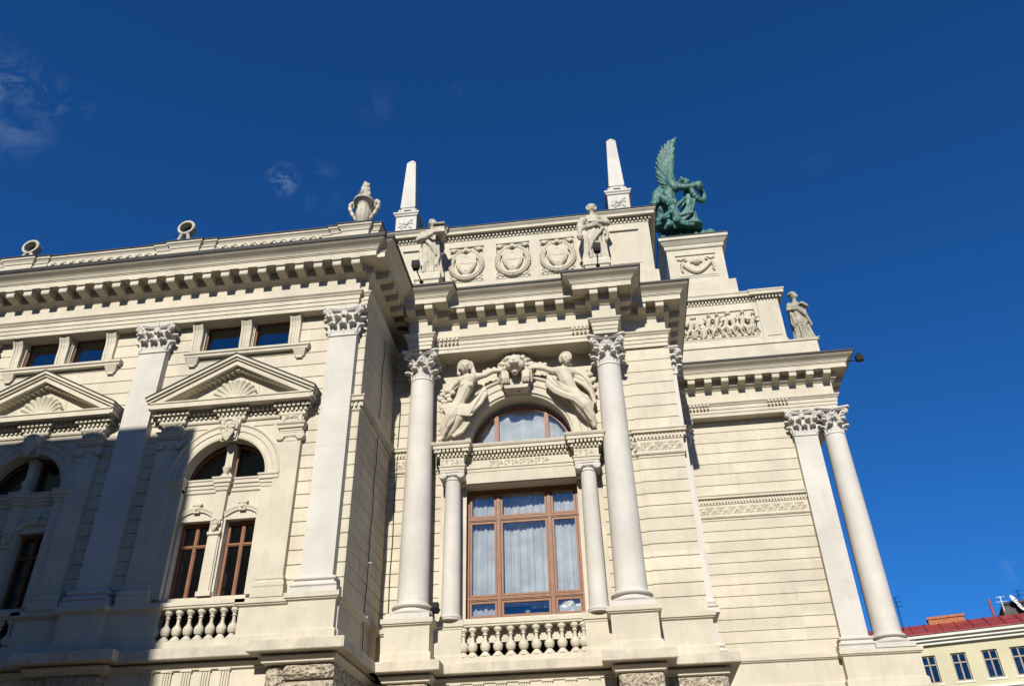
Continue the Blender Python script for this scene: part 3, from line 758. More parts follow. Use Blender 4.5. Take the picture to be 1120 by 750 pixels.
# small columns flanking the big window, with Ionic capitals
ic = MB(); ic.lathe([(.235,0),(.26,.02),(.26,.05),(.24,.07),(.24,.12),(.30,.17),(.30,.2)], n=24)
for s in (-1,1):
    ic.tube([(s*.28,-.28,.15),(s*.28,.22,.15)], .115, n=16); ic.tube([(s*.28,-.30,.15),(s*.28,-.27,.15)], .055, n=10)
    pts = []
    for i in range(22):
        a = math.pi*.5-s*i*.42; q = .115*(1-i/26); pts.append((s*.28+q*math.cos(a), -.29, .15+q*math.sin(a)))
    ic.chain(pts, [.016]*22, n=5)
ic.box(-.30,.30,-.27,.22,.19,.24); ic.box(-.36,.36,-.30,.24,.235,.28)
for i in range(5): ic.ell((-.16+.08*i,-.27,.16), (.03,.03,.045))
ION = sculpt(ic, .011, 'ionic_capital', 1); IONS = ION.copy(); IONS.materials.append(STONE)
for cx in (-4.545, -.375):
    p = MB(); p.lathe(shaft_profile(.265,.232,8.16,12.30), (cx,23.33,0), n=36); o = p.build('small_column', WHITE, H, smooth=True, auto=35)
    b = MB(); b.lathe([(.30,8.085),(.33,8.10),(.33,8.13),(.29,8.16),(.27,8.17)], (cx,23.33,0), n=36); b.build('column_base', WHITE, o, smooth=True, auto=35)
    place(ION, 'capital', WHITE, o, (cx, 23.33, 12.29))
    r = MB(); r.box(cx-.38, cx+.36, 23.70, 23.76, 8.1, 12.6); r.build('pier', STONE, H)
# intermediate entablature (impost cornice) with steps over the small columns
IMP = [(-5.06,23.75),(-5.06+.12,23.75),(-4.92,23.12),(-4.2,23.12),(-4.2,23.42),(-.74,23.42),(-.74,23.12),(-.02,23.12),(0.02,23.75)]
IMP = [(-4.93,23.75),(-4.93,23.14),(-4.18,23.14),(-4.18,23.44),(-.76,23.44),(-.76,23.14),(-.01,23.14),(-.01,23.75)]
im = MB(); im.sweep(IMP, [(-.05,12.57),(0,12.57),(0,12.66),(.02,12.66),(.02,12.74),(.05,12.76),(.05,12.80),(0,12.81),(0,13.06),(.03,13.08),(.03,13.10),(.03,13.30),(.20,13.31),(.20,13.42),(.23,13.43),(.26,13.49),(.26,13.52),(0,13.54)], back=.3)
im.dent(IMP, .03, .10, 13.10, 13.18, .06, .06); im.dent(IMP, .03, .17, 13.205, 13.305, .07, .05)
im.build('impost_cornice', STONE, H)
ln = MB(); ln.sweep([(-4.2,23.46),(-.74,23.46)], [(0,12.25),(0,12.40),(.02,12.40),(.02,12.50),(.04,12.5),(.04,12.58)], back=.3); ln.build('lintel', STONE, H)
# shallow carved ornament on that frieze
def swirl_panel(x0, x1, y, z0, z1, n, name='carved_band', r=.016, parent=H, axis='x', seed=1, mat_=SCULP):
    mb = MB(); rr = random.Random(seed); L = (x1-x0)/n; h = z1-z0
    for k in range(n):
        a = x0+k*L
        pts = [(a+L*t, y, z0+h*(.5+.36*math.sin(2*math.pi*t))) for t in [i/14 for i in range(15)]]
        mb.chain(pts, [r]*15, n=5)
        for c_, s_ in ((.25,-1),(.75,1)):
            sp = []
            for i in range(12):
                q = h*.30*(1-i/14); an = i*.6*s_+(math.pi/2 if s_ > 0 else -math.pi/2); sp.append((a+L*c_+q*math.cos(an)*.9, y-.006, z0+h*.5+q*math.sin(an)))
            mb.chain(sp, [r*.85]*12, n=5)
            mb.ell((a+L*c_, y-.01, z0+h*.5), (r*2.0,r*1.4,r*2.0), n=7, m=5)
        for t in (0.02,.5):
            mb.ell((a+L*t, y-.008, z0+h*.22), (.035,.02,.055), n=7, m=5); mb.ell((a+L*t, y-.008, z0+h*.8), (.035,.02,.05), n=7, m=5)
    if axis == 'y': mb.v = [(-(v[1]), v[0], v[2]) for v in mb.v]
    return mb.build(name, mat_, parent, smooth=True)
swirl_panel(-3.4,-1.5,23.44,12.84,13.04,4,'carved_ornament',.013)
for c in (-4.55,-.385): swirl_panel(c-.33,c+.33,23.14,12.83,13.05,1,'carved_ornament',.013)
# string course with dentils and carved band on bay sides and wing
def string(path, carved):
    m = MB(); m.sweep(path, [(-.02,12.93),(.03,12.93),(.06,12.97),(.06,13.0),(.02,13.01),(.02,13.44),(.05,13.45),(.05,13.64),(.14,13.66),(.14,13.73),(.17,13.76),(.17,13.79),(0,13.80)], back=.1)
    m.dent(path, .05, .11, 13.50, 13.60, .05, .06); return m.build('string_course', STONE, H)
so1 = string([(-.05,23.75),(1.2,23.75),(1.2,23.70),(2.62,23.70),(2.62,29.4)], 1)
so2 = string([(XR,23.75),(-5.02,23.75)], 1)
so3 = string([(2.62,29.40),(7.4,29.40)], 1)
swirl_panel(.9,2.6,23.68,13.03,13.42,4,'carved_band',.018,so1,seed=2); swirl_panel(-6.7,-5.1,23.73,13.03,13.42,4,'carved_band',.018,so2,seed=3); swirl_panel(3.3,7.3,29.38,13.03,13.42,10,'carved_band',.018,so3,seed=4)
m = MB(); SP = [(-30,20.25),(XR,20.25),(XR,26)]
m.sweep([(-8.2,20.25),(XR,20.25),(XR,24)], [(-.02,13.36),(.03,13.36),(.05,13.40),(.05,13.62),(.14,13.64),(.14,13.74),(.18,13.78),(.18,13.81),(0,13.82)], back=.1)
m.dent([(-8.2,20.25),(XR,20.25),(XR,24)], .05, .12, 13.46, 13.58, .07, .06)
for c in PX[1:]:
    m.sweep([(c-2.2,20.25),(c+2.2,20.25)], [(-.02,13.36),(.03,13.36),(.05,13.40),(.05,13.62),(.14,13.64),(.14,13.74),(.18,13.78),(.18,13.81),(0,13.82)], back=.1); m.dent([(c-2.2,20.25),(c+2.2,20.25)], .05, .12, 13.46, 13.58, .07, .06)
m.build('string_course', STONE, H)
# ------------------------------------------------------------------ left block windows
def shell_mesh():
    mb = MB(); n = 11
    for i in range(n):
        a = math.pi*(.04+.92*i/(n-1)); d = Vector((math.cos(a), 0, math.sin(a)))
        L = .60-.04*abs(math.cos(a))
        mb.chain([d*.10, d*.35+Vector((0,-.03,0)), d*L+Vector((0,-.07,0))], [.03,.05,.078], n=8)
    mb.ell((0,-.03,.06), (.16,.07,.10))
    for s in (-1,1):
        sp = [(s*(.46+.15*(1-i/12)*math.cos(i*.5)), -.04, .03+.08*(1-i/12)*math.sin(i*.5)) for i in range(11)]
        mb.chain(sp, [.035]*11, n=6)
    mb.box(-.6,.6,.02,.06,-.02,.5)
    return sculpt(mb, .014, 'shell', 1)
SHELL = shell_mesh()
def face_mesh(beard=True, lion=False):
    mb = MB()
    mb.ell((0,0,.0), (.20,.16,.25)); mb.ell((0,-.06,-.12), (.13,.10,.13))
    mb.ell((0,-.16,-.02), (.035,.05,.07)); mb.ell((0,-.12,.09), (.15,.05,.035))
    for s in (-1,1):
        mb.ell((s*.10,-.13,-.04), (.055,.045,.05)); mb.ell((s*.075,-.135,.035), (.035,.02,.02)); mb.ell((s*.19,.02,.0), (.04,.05,.06))
    mb.ell((0,-.145,-.10), (.06,.025,.015)); mb.ell((0,-.14,-.13), (.05,.025,.015))
    rr = random.Random(3)
    for i in range(17):
        a = math.pi*(-.12+1.24*i/16); mb.ell((.24*math.cos(a), -.02, .06+.25*math.sin(a)), (.055,.06,.055)); mb.ell((.19*math.cos(a), -.09, .07+.20*math.sin(a)), (.04,.04,.04))
    if beard:
        for i in range(9):
            a = math.pi*(1.08+.84*i/8)
            mb.chain([(.15*math.cos(a), -.11, -.10+.05*math.sin(a)), (.18*math.cos(a), -.10, -.12+.22*math.sin(a)), (.13*math.cos(a), -.08, -.14+.32*math.sin(a))], [.035,.035,.02], n=6)
    mb.box(-.26,.26,.08,.14,-.40,.33)
    return sculpt(mb, .0105, 'mask', 1)
MASK = face_mesh()
def aedicule(c):
    W0 = MB()
    # plate with arch
    arch_plate(W0, c-1.63, c+1.63, 11.52, 13.22, c, 11.52, 1.25, 20.14, 20.5)
    W0.box(c-1.63, c-1.14, 20.14, 20.6, 8.2, 11.53); W0.box(c+1.14, c+1.63, 20.14, 20.6, 8.2, 11.53)
    wo = W0.build('window_surround', STONE, H)
    A = MB(); arch_ring(A, c, 11.52, [(1.20,-.38),(1.20,.03),(1.26,.05),(1.26,.02),(1.40,.02),(1.42,.05),(1.56,.05),(1.60,.09),(1.64,.09),(1.64,0)], 20.14)
    A.build('archivolt', STONE, wo, auto=30)
    # flat panels in the spandrels (raised mouldings)
    sp = MB()
    for s in (-1,1):
        sp.box(min(c+s*.45,c+s*1.25), max(c+s*.45,c+s*1.25), 20.115, 20.15, 13.06, 13.10)
    sp.build('spandrel_moulding', STONE, wo)
    # keystone
    ks = MB(); ks.prism([(c-.30,13.24),(c-.21,12.66),(c+.21,12.66),(c+.30,13.24)][::-1], 19.98, 20.3); kso = ks.build('keystone', STONE, wo)
    place(MASK, 'mask', SCULP, kso, (c+0, 19.97, 12.97), 0, (.95,.9,.92))
    # pilasters of the aedicule
    for s in (-1,1):
        x = c+s*1.80
        p = MB(); p.box(x-.33, x+.33, 20.08, 20.3, 8.60, 12.45); po = p.build('pilaster', STONE, wo)
        bb = MB(); bb.sweep([(x-.33,20.3),(x-.33,20.08),(x+.33,20.08),(x+.33,20.3)], [(.10,8.05),(.10,8.28),(.07,8.30),(.09,8.34),(.09,8.42),(.05,8.44),(.03,8.5),(.05,8.52),(.05,8.57),(0,8.60)], back=.1)
        bb.sweep([(x-.33,20.3),(x-.33,20.08),(x+.33,20.08),(x+.33,20.3)], [(0,12.80),(.0,12.86),(.05,12.88),(.05,12.95),(.10,13.0),(.10,13.03),(.0,13.04),(.0,13.36)], back=.1)
        bb.build('pilaster_base', STONE, wo)
        place(IONS, 'capital', STONE, wo, (x, 20.22, 12.46), 0, (1.05, .55, 1.1))
        ob = MB(); ob.box(x-.30, x+.30, 20.02, 20.08, 13.06, 13.32)
        for k in range(2):
            ob.tube([(x-.24,20.01,13.10),(x+.24,20.01,13.29)] if k else [(x-.24,20.01,13.29),(x+.24,20.01,13.10)], .014, n=5)
        ob.ell((x,20.0,13.2),(.05,.03,.05)); ob.ell((x-.15,20.01,13.2),(.05,.02,.03)); ob.ell((x+.15,20.01,13.2),(.05,.02,.03))
        ob.build('carved_block', SCULP, wo)
    # entablature with steps
    E = [(c-2.16,20.25),(c-2.16,20.04),(c-1.44,20.04),(c-1.44,20.14),(c-.36,20.14),(c-.36,20.04),(c+.36,20.04),(c+.36,20.14),(c+1.44,20.14),(c+1.44,20.04),(c+2.16,20.04),(c+2.16,20.25)]
    e = MB(); e.sweep(E, [(-.02,13.24),(.02,13.26),(.04,13.30),(.04,13.36),(.04,13.62)], back=.15)
    e.dent(E, .04, .10, 13.385, 13.465, .07, .07); e.dent(E, .04, .19, 13.49, 13.61, .085, .055)
    eo = e.build('dentil_course', STONE, wo)
    # pediment
    P = MB(); hw = 2.40; yb = 20.24; yf = 19.68
    P.sweep([(c-hw,yb),(c-hw,yf),(c+hw,yf),(c+hw,yb)], [(-.5,13.63),(0,13.63),(0,13.78),(.03,13.79),(.03,13.83),(0,13.84)], back=.6)
    zt = 15.14; zb_ = 13.84
    def rake(o0, o1, ya, t0, t1):
        """band parallel to the slopes between offsets t0,t1 below the top line"""
        sl_ = (zt-zb_)/(hw+.07)
        for s in (-1,1):
            P.add([(c+s*(hw+.07+o0), ya, zb_+t0),(c, ya, zt+t0),(c, ya, zt+t1),(c+s*(hw+.07+o0), ya, zb_+t1),
                   (c+s*(hw+.07+o0), yb, zb_+t0),(c, yb, zt+t0),(c, yb, zt+t1),(c+s*(hw+.07+o0), yb, zb_+t1)],
                  [(0,1,2,3),(7,6,5,4),(0,4,5,1),(2,6,7,3),(3,7,4,0)])
    rake(0, 0, yf+.01, -.20, -.04); rake(.03, 0, yf-.05, -.042, .03); rake(.06, 0, yf-.11, .028, .12)
    Po = P.build('pediment', STONE, wo)
    Ld = MB()
    sl_ = (zt-zb_)/(hw+.07)
    for s in (-1,1):
        Ld.add([(c+s*(hw+.16), yf-.14, zb_+.10),(c, yf-.14, zt+.125),(c, yf-.14, zt+.15),(c+s*(hw+.16), yf-.14, zb_+.125),
                (c+s*(hw+.16), yb, zb_+.10),(c, yb, zt+.125),(c, yb, zt+.16),(c+s*(hw+.16), yb, zb_+.125)], [(0,1,2,3),(7,6,5,4),(0,4,5,1),(2,6,7,3),(3,7,4,0)])
    Ld.build('lead_flashing', LEAD, Po)
    T = MB(); T.prism([(c-hw+.1,13.83),(c+hw-.1,13.83),(c,zt-.1)][::-1], 20.05, 20.25)
    # raking dentils
    n = 16
    for s in (-1,1):
        for i in range(n):
            t = (i+.6)/n; x = c+s*(hw-.25)*(1-t); z = zb_+.0+(zt-zb_-.30)*t+.0
            for (ya, dz, hh) in ((19.82,.0,.12),):
                z0 = z-.10+dz+.12
                if z0 < 13.85: continue
                T.box(x-.045, x+.045, ya, 20.06, z0-.01, z0+hh-.01)
    To = T.build('tympanum', STONE, wo)
    place(SHELL, 'shell_ornament', SCULP, To, (c, 20.0, 13.88), 0, (1.12,1.3,1.0))
    # transom band, mullion, lower frames
    t = MB(); TR = [(c-1.63,20.14),(c-1.14,20.14),(c-1.14,20.34),(c-.17,20.34),(c-.17,20.20),(c+.17,20.20),(c+.17,20.34),(c+1.14,20.34),(c+1.14,20.14),(c+1.63,20.14)]
    t.sweep([(c-1.63,20.14),(c-1.16,20.14),(c-1.16,20.32),(c-.17,20.32),(c-.17,20.18),(c+.17,20.18),(c+.17,20.32),(c+1.16,20.32),(c+1.16,20.14),(c+1.63,20.14)],
            [(0,11.14),(.02,11.16),(.02,11.24),(.05,11.26),(.05,11.34),(.09,11.36),(.09,11.45),(.12,11.48),(.12,11.52),(0,11.54)], back=.25)
    t.box(c-1.16, c+1.16, 20.34, 20.58, 10.36, 11.16)      # solid over the two lights
    t.box(c-1.16, c+1.16, 20.30, 20.6, 8.05, 8.24)
    to = t.build('transom', STONE, wo)
    mu_ = MB(); mu_.box(c-.10, c+.10, 20.30, 20.56, 11.5, 12.62); mu_.box(c-.12,c+.12,20.27,20.5,12.45,12.6); mu_.lathe([(.10,11.52),(.14,11.56),(.05,11.66),(.09,11.74),(.12,11.84),(.05,11.95),(.02,12.0)], (c,20.26,0), n=14)
    mu_.prism([(c-.26,11.52),(c+.26,11.52),(c+.10,11.72),(c-.10,11.72)][::-1], 20.28, 20.45)
    mu_.box(c-.165, c+.165, 20.24, 20.56, 8.24, 10.3); mu_.box(c-.13,c+.13,20.20,20.3,8.34,9.9); mu_.box(c-.2,c+.2,20.18,20.5,8.24,8.36); mu_.box(c-.15, c+.15, 20.20, 20.5, 10.3, 11.16)
    mu_.box(c-.18,c+.18,20.16,20.5,9.88,9.96)
    mo_ = mu_.build('mullion', STONE, wo)
    place(MASK, 'mask', SCULP, mo_, (c, 20.19, 10.17), 0, (.5,.7,.45))
    for s in (-1,1):
        cx = c+s*.655
        h = MB()
        # segmental hood and its keystone
        r = .70; zc = 10.36+.28-r
        th = math.asin(.50/r)
        arch_ring(h, cx, zc, [(r-.04,.02),(r-.04,.06),(r+.02,.07),(r+.05,.09),(r+.08,.09),(r+.08,0)], 20.35, n=16, a0=math.pi/2-th, a1=math.pi/2+th)
        h.box(cx-.09, cx+.09, 20.24, 20.36, 10.56, 10.78); h.box(cx-.13, cx+.13, 20.22, 20.36, 10.76, 10.82); h.ell((cx,20.23,10.68),(.06,.04,.07))
        h.box(cx-.49, cx+.49, 20.30, 20.37, 10.33, 10.39); h.box(cx-.50,cx-.44,20.31,20.6,8.24,10.35); h.box(cx+.44,cx+.50,20.31,20.6,8.24,10.35)
        h.build('window_hood', STONE, wo)
        w = casement(wo, cx-.44, cx+.44, 8.24, 10.34, 20.60, [(cx,.09)], [(9.70,.08)], fr=.07, gl=GLASSD, name='window')
        cc = curtain(cx-.42, cx-.12 if s < 0 else cx+.42, 8.3, 10.3, 20.85, amp=.02, per=.09, ph=c+s)
    lg = MB()
    arch_ring(lg, c, 11.45, [(1.17,-.04),(1.17,.04),(1.24,.04),(1.24,-.04)], 20.60)
    for s in (-1,1): lg.box(min(c+s*.10,c+s*.18), max(c+s*.10,c+s*.15), 20.55, 20.64, 11.45, 12.62)
    lg.box(c-1.2,c+1.2,20.56,20.64,11.45,11.56)
    lo = lg.build('lunette_window', WOOD, wo)
    fan(c, 11.45, 1.2, 20.61, 24).build('pane', GLASSD, lo)
    # attic lights
    for a, b in ((c-1.55,c-.33),(c+.05,c+1.27)):
        at_ = MB(); at_.box(a, b, 20.27, 20.62, 15.88, 15.93)
        for x0,x1 in ((a,a+.03),(b-.03,b)): at_.box(x0,x1,20.30,20.6,15.93,16.9)
        at_.build('attic_window_reveal', STONE, wo)
        casement(wo, a+.03, b-.03, 15.93, 16.88, 20.44, [], [], fr=.035, gl=GLASSA, name='attic_window')
    sl2 = MB(); sl2.sweep([(c-1.95,20.25),(c-1.95,20.12),(c+1.93,20.12),(c+1.93,20.25)], [(0,15.62),(.02,15.64),(.02,15.70),(.06,15.73),(.06,15.80),(-.05,15.84)], back=.1)
    for s in (-1.72, 1.68): sl2.frustum((c+s-.14,c+s+.14,20.18,20.3,15.40),(c+s-.2,c+s+.2,20.10,20.3,15.62)); sl2.box(c+s-.1,c+s+.1,20.17,20.3,15.34,15.42)
    sl2.build('attic_sill', STONE, wo)
    for s in (-1.72, -.14, 1.44):
        k = MB()
        pr = [(20.25,15.82),(20.19,15.82),(20.16,15.9),(20.14,16.1),(20.14,16.45),(20.10,16.65),(20.04,16.76),(20.02,16.80),(20.02,16.862),(20.25,16.862)]
        for q in range(4):
            x0 = c+s-.17+q*.0855; k.prism_x(pr if q not in (1,2) else [(y+.012 if y < 20.2 else y, z) for y, z in pr], x0+.004, x0+.081)
        k.prism_x([(y+.03 if y < 20.2 else y, z) for y, z in pr], c+s-.17, c+s+.17)
        k.build('console', STONE, wo)
for c in wcx: aedicule(c)
# ------------------------------------------------------------------ parapet of left block
pp = MB(); PP = [(-30,19.98)]
dies = [-7.2, -13.15, -19.1]
for d in sorted(dies):
    e = 1.0
    if d > -8: PP += [(-8.1,19.98),(-8.1,19.93),(-7.75,19.93),(-7.75,19.86),(-6.85,19.86),(-6.85,19.98),(-6.55,19.98),(-6.55,25)]
    else: PP += [(d-e,19.98),(d-e,19.93),(d-.5,19.93),(d-.5,19.86),(d+.5,19.86),(d+.5,19.93),(d+e,19.93),(d+e,19.98)]
pp.sweep(PP, [(0,18.9),(0,19.92),(.03,19.94),(.04,20.0),(.08,20.06),(.12,20.09),(.12,20.16),(0,20.18)], back=.3)
x = -29.0
while x < -8.3:
    if all(abs(x-d) > 1.08 for d in dies): pp.box(x-.05,x+.05,19.88,19.99,19.70,19.90); pp.box(x-.11,x+.11,19.90,19.99,19.84,19.90); pp.ell((x+.17,19.96,19.80),(.05,.04,.07),n=8,m=5)
    x += .335
po = pp.build('parapet', STONE, H)
pl = MB(); pl.sweep(PP, [(.10,20.163),(.15,20.163),(.15,20.205),(-.2,20.26)], back=.35); pl.build('lead_flashing', LEAD, po)
rf = MB(); rf.box(-30,-6.8,20.3,40,18.5,19.6); rf.box(-7,2.3,24.3,40,17,18.9); rf.box(2.3,9,29.6,45,17,19); rf.build('roof', ROOFD, H)
# ------------------------------------------------------------------ attic of the bay
AT = [(-7.05,27),(-7.05,23.62),(-5.25,23.62),(-5.25,23.72),(.85,23.72),(.85,23.62),(2.55,23.62),(2.55,29.2)]
aw = MB(); aw.sweep(AT, [(.12,18.9),(.12,20.0),(.08,20.04),(.0,20.06),(0,22.36),(.03,22.38),(.03,22.57)], back=.3)
aw.dent(AT, .03, .12, 22.44, 22.56, .065, .075)
aw.sweep(AT, [(.03,22.565),(.24,22.57),(.24,22.68),(.28,22.72),(.32,22.76),(.32,22.80),(-.1,22.84)], back=.3)
ao = aw.build('attic_wall', STONE, H)
al = MB(); al.sweep(AT, [(.30,22.803),(.35,22.803),(.35,22.84),(-.1,22.93)], back=.3); al.build('lead_flashing', LEAD, ao)
def frame_panel(x0, x1, z0, z1, y, t=.05, top=.07):
    m = MB(); m.box(x0,x1,y-.075,y+.01,z1,z1+top); m.box(x0-.01,x0+t,y-.02,y+.01,z0,z1); m.box(x1-t,x1+.01,y-.02,y+.01,z0,z1); m.box(x0,x1,y-.02,y+.01,z0-t,z0); return m
fp = MB()
for a, b in ((1.08,2.15),(-6.7,-5.6)):
    q = frame_panel(a,b,20.5,22.0,23.62,.03,.06); fp.add(q.v, q.f)
pxs = [(-4.93,-3.62),(-3.17,-1.90),(-1.52,-.22)]
for a, b in pxs: q = frame_panel(a,b,20.45,22.02,23.72); fp.add(q.v, q.f)
fp.build('panel_moulding', STONE, ao)
def medallion():
    mb = MB(); rr = random.Random(11)
    # escutcheon
    shp = [(-.30,.32),(-.12,.40),(0,.34),(.12,.40),(.30,.32),(.34,.0),(.26,-.25),(.10,-.48),(0,-.55),(-.10,-.48),(-.26,-.25),(-.34,0)]
    mb.prism([(x*1.1,z) for x,z in shp][::-1], -.10, .03)
    mb.prism([(x*.9,z*.9) for x,z in shp][::-1], -.125, -.09)
    mb.chain([(-.22,-.125,-.05),(-.08,-.13,-.05),(0,-.13,-.09),(.08,-.13,-.05),(.22,-.125,-.05)], [.02]*5, n=6)
    mb.ell((0,-.13,-.36),(.05,.03,.06)); mb.ell((0,-.12,.24),(.06,.03,.05))
    # wreath
    for i in range(34):
        a = math.pi*(1.5)+(i-16.5)/16.5*math.pi*.86
        r1 = .50+.02*math.sin(i*3); w = .085
        p = Vector((.54*math.cos(a), -.05, -.06+.56*math.sin(a)))
        for k in range(3):
            o = (k-1)*.06; q = p+Vector((math.cos(a)*o, -.03*(1-abs(k-1)), math.sin(a)*o))
            mb.ell(q, (.05,.055,.05), n=8, m=6)
    mb.ell((0,-.10,.50),(.16,.07,.07)); mb.ell((-.12,-.10,.44),(.06,.06,.05)); mb.ell((.12,-.10,.44),(.06,.06,.05)); mb.ell((0,-.12,.56),(.08,.06,.04))
    for s in (-1,1):
        sp = [(s*(.46+.10*(1-i/13)*math.cos(i*.55)), -.07, .55+.09*(1-i/13)*math.sin(i*.55)) for i in range(12)]
        mb.chain(sp, [.032]*12, n=6); mb.ell((s*.46,-.07,.55),(.05,.05,.05)); mb.chain([(s*.12,-.06,.52),(s*.27,-.06,.60),(s*.40,-.06,.63)], [.03,.03,.03], n=6)
        mb.ell((s*.46,-.02,-.60),(.07,.03,.05)); mb.ell((s*.36,-.02,-.66),(.05,.03,.03)); mb.ell((s*.54,-.02,-.52),(.03,.03,.05)); mb.ell((s*.55,-.02,-.68),(.04,.03,.03))
    mb.box(-.60,.60,.0,.04,-.72,.68)
    return sculpt(mb, .0155, 'medallion', 1)
MED = medallion()
for a, b in pxs: place(MED, 'relief_medallion', SCULP, ao, ((a+b)/2, 23.70, 21.22), 0, (1.06,1.25,1.1))
# ------------------------------------------------------------------ attic of the wing
WA = [(2.6,29.42),(8.02,29.42),(8.02,36)]
wa = MB(); wa.sweep([(2.6,29.22),(9.14,29.22),(9.14,31.2),(8.5,31.2),(8.5,36)], [(.0,18.9),(0,20.10),(.05,20.13),(.05,20.20),(-.1,20.26)], back=.3)
wa.sweep(WA, [(.06,20.2),(.06,20.42),(.0,20.46),(0,22.38),(.03,22.40),(.03,22.60)], back=.3)
wa.box(7.15,8.04,29.36,29.5,20.42,22.4)
wa.dent([(2.6,29.42),(7.12,29.42)], .03,.12,22.46,22.58,.065,.075); wa.dent([(7.08,29.36),(8.08,29.36),(8.08,36)], .03,.12,22.46,22.58,.065,.075)
wa.sweep(WA, [(.03,22.59),(.22,22.60),(.22,22.72),(.26,22.78),(.26,22.82),(-.1,22.86)], back=.3)
wa.sweep([(7.1,29.5),(7.1,29.36),(8.08,29.36),(8.08,36)], [(.03,22.593),(.22,22.603),(.22,22.725),(.26,22.785),(.26,22.83),(-.1,22.87)], back=.1)
wao = wa.build('attic_wall', STONE, H)
fp = frame_panel(3.6,6.98,20.68,21.98,29.42,.04,.06); fp.box(7.3,7.9,29.33,29.37,20.6,20.63); fp.build('panel_moulding', STONE, wao)
# ------------------------------------------------------------------ figures
def limb(mb, pts, rs, n=9): mb.chain([Vector(p) for p in pts], rs, n=n)
def head(mb, c, r, face=(0,-1,0), hair=.35, seed=0, curls=True):
    c = Vector(c); f = Vector(face).normalized(); s = f.cross(Vector((0,0,1))).normalized(); u = s.cross(f).normalized()
    rot = Matrix((s, f, u)).transposed()
    mb.ell(c, (r*.78,r*.90,r*1.08), rot, n=14, m=10)
    mb.ell(c+f*r*.35-u*r*.55, (r*.48,r*.42,r*.42), rot)
    mb.ell(c+f*r*.98-u*r*.10, (r*.12,r*.20,r*.26), rot)
    mb.ell(c+f*r*.78+u*r*.28, (r*.55,r*.16,r*.10), rot)
    mb.ell(c+f*r*.86-u*r*.48, (r*.26,r*.12,r*.09), rot)
    for q in (-1,1): mb.ell(c+s*q*r*.80, (r*.14,r*.2,r*.28), rot)
    if hair:
        rr = random.Random(seed)
        mb.ell(c-f*r*.22+u*r*.25, (r*.95,r*.92,r*.98), rot, n=14, m=10)
        if curls:
            for i in range(16):
                a = math.pi*(-.15+1.3*i/15); mb.ell(c+s*r*1.0*math.cos(a)+u*r*(.25+.9*math.sin(a))+f*r*.15, r*.24)
        mb.ell(c-f*r*1.0, (r*.5,r*.4,r*.45), rot)
def hand(mb, w, d, r):
    """palm and five curled fingers"""
    w = Vector(w); d = Vector(d).normalized(); s = d.orthogonal().normalized(); t = d.cross(s)
    mb.ell(w+d*r*1.2, (r*1.0,r*1.0,r*1.1)); 
    for i, L in enumerate((2.4,2.7,2.5,2.1)):
        b = w+d*r*1.6+s*(i-1.5)*r*.55; mb.chain([b, b+d*r*L*.5+t*r*.2, b+d*r*L*.7+t*r*.9], [r*.28,r*.25,r*.2], n=6)
    b = w+d*r*.7+s*r*1.1; mb.chain([b, b+d*r*.9+s*r*.5, b+d*r*1.5+s*r*.3+t*r*.5], [r*.3,r*.27,r*.22], n=6)
def robe(mb, z0, z1, prof, cx=0, cy=0, folds=11, depth=.10, seed=0, tilt=0, n=64, sx=1.0, sy=.8):
    """skirt or gown with deep hanging folds; prof = [(t, r)]"""
    rr = random.Random(seed); ph = rr.random()*6; k2 = folds*1.6
    b = []
    for t, r in prof:
        z = z0+(z1-z0)*t
        for i in range(n):
            a = 2*math.pi*i/n; fd = depth*(1-t*.65)
            q = r*(1+fd*math.sin(folds*a+ph+1.2*math.sin(3*t+a))+fd*.5*math.sin(k2*a+2*ph-2*t))
            b.append((cx+tilt*t+q*sx*math.cos(a), cy+q*sy*math.sin(a), z))
    m = len(prof); fs = [(j*n+i, j*n+(i+1)%n, (j+1)*n+(i+1)%n, (j+1)*n+i) for j in range(m-1) for i in range(n)]
    fs += [tuple(range(n-1,-1,-1)), tuple((m-1)*n+i for i in range(n))]
    mb.add(b, fs)
def sash(mb, pts, w, t=.035, n=3):
    """thick cloth roll: bundle of parallel strands"""
    for k in range(n):
        o = (k-(n-1)/2)*w/n; mb.chain([Vector(p)+Vector((0,-.02*(k%2),o)) for p in pts], [t*(1+.2*math.sin(3*i+k)) for i in range(len(pts))], n=7)
def statue_book():
    """robed figure turned to the right, reading from an open book held out"""
    mb = MB()
    robe(mb, 0, 1.55, [(0,.40),(.03,.42),(.3,.37),(.6,.33),(.85,.30),(1,.24)], folds=9, depth=.20, seed=1, tilt=-.02)
    robe(mb, .55, 2.15, [(0,.36),(.15,.38),(.45,.35),(.7,.33),(.9,.29),(1,.15)], folds=7, depth=.12, seed=2, sx=.95, sy=.8)
    mb.ell((0,0,2.05),(.31,.22,.24)); mb.cap((.03,-.03,2.15),(.05,-.05,2.35),.085,.08)
    head(mb, (.06,-.07,2.52), .155, (.75,-.6,-.12), seed=1)
    sash(mb, [(-.30,-.12,1.95),(-.12,-.30,1.6),(.10,-.33,1.25),(.26,-.24,.95)], .2, .035, 4)
    sash(mb, [(-.34,-.1,1.3),(-.30,-.2,.8),(-.22,-.28,.35)], .05, .05, 2); sash(mb, [(.30,-.15,1.5),(.34,-.12,.9),(.28,-.2,.4)], .06,.045,2)
    limb(mb, [(.28,-.05,2.03),(.42,-.15,1.72),(.50,-.42,1.72)], [.13,.12,.07]); hand(mb, (.50,-.42,1.72),(.3,-.6,.4),.045)
    limb(mb, [(-.28,-.05,2.05),(-.40,-.14,1.72),(-.12,-.36,1.62),(.18,-.45,1.70)], [.14,.13,.10,.06]); hand(mb, (.18,-.45,1.70),(.6,-.5,.3),.045)
    limb(mb, [(.30,.05,2.0),(.42,.1,1.5),(.40,.12,1.2)], [.08,.07,.05])
    return mb
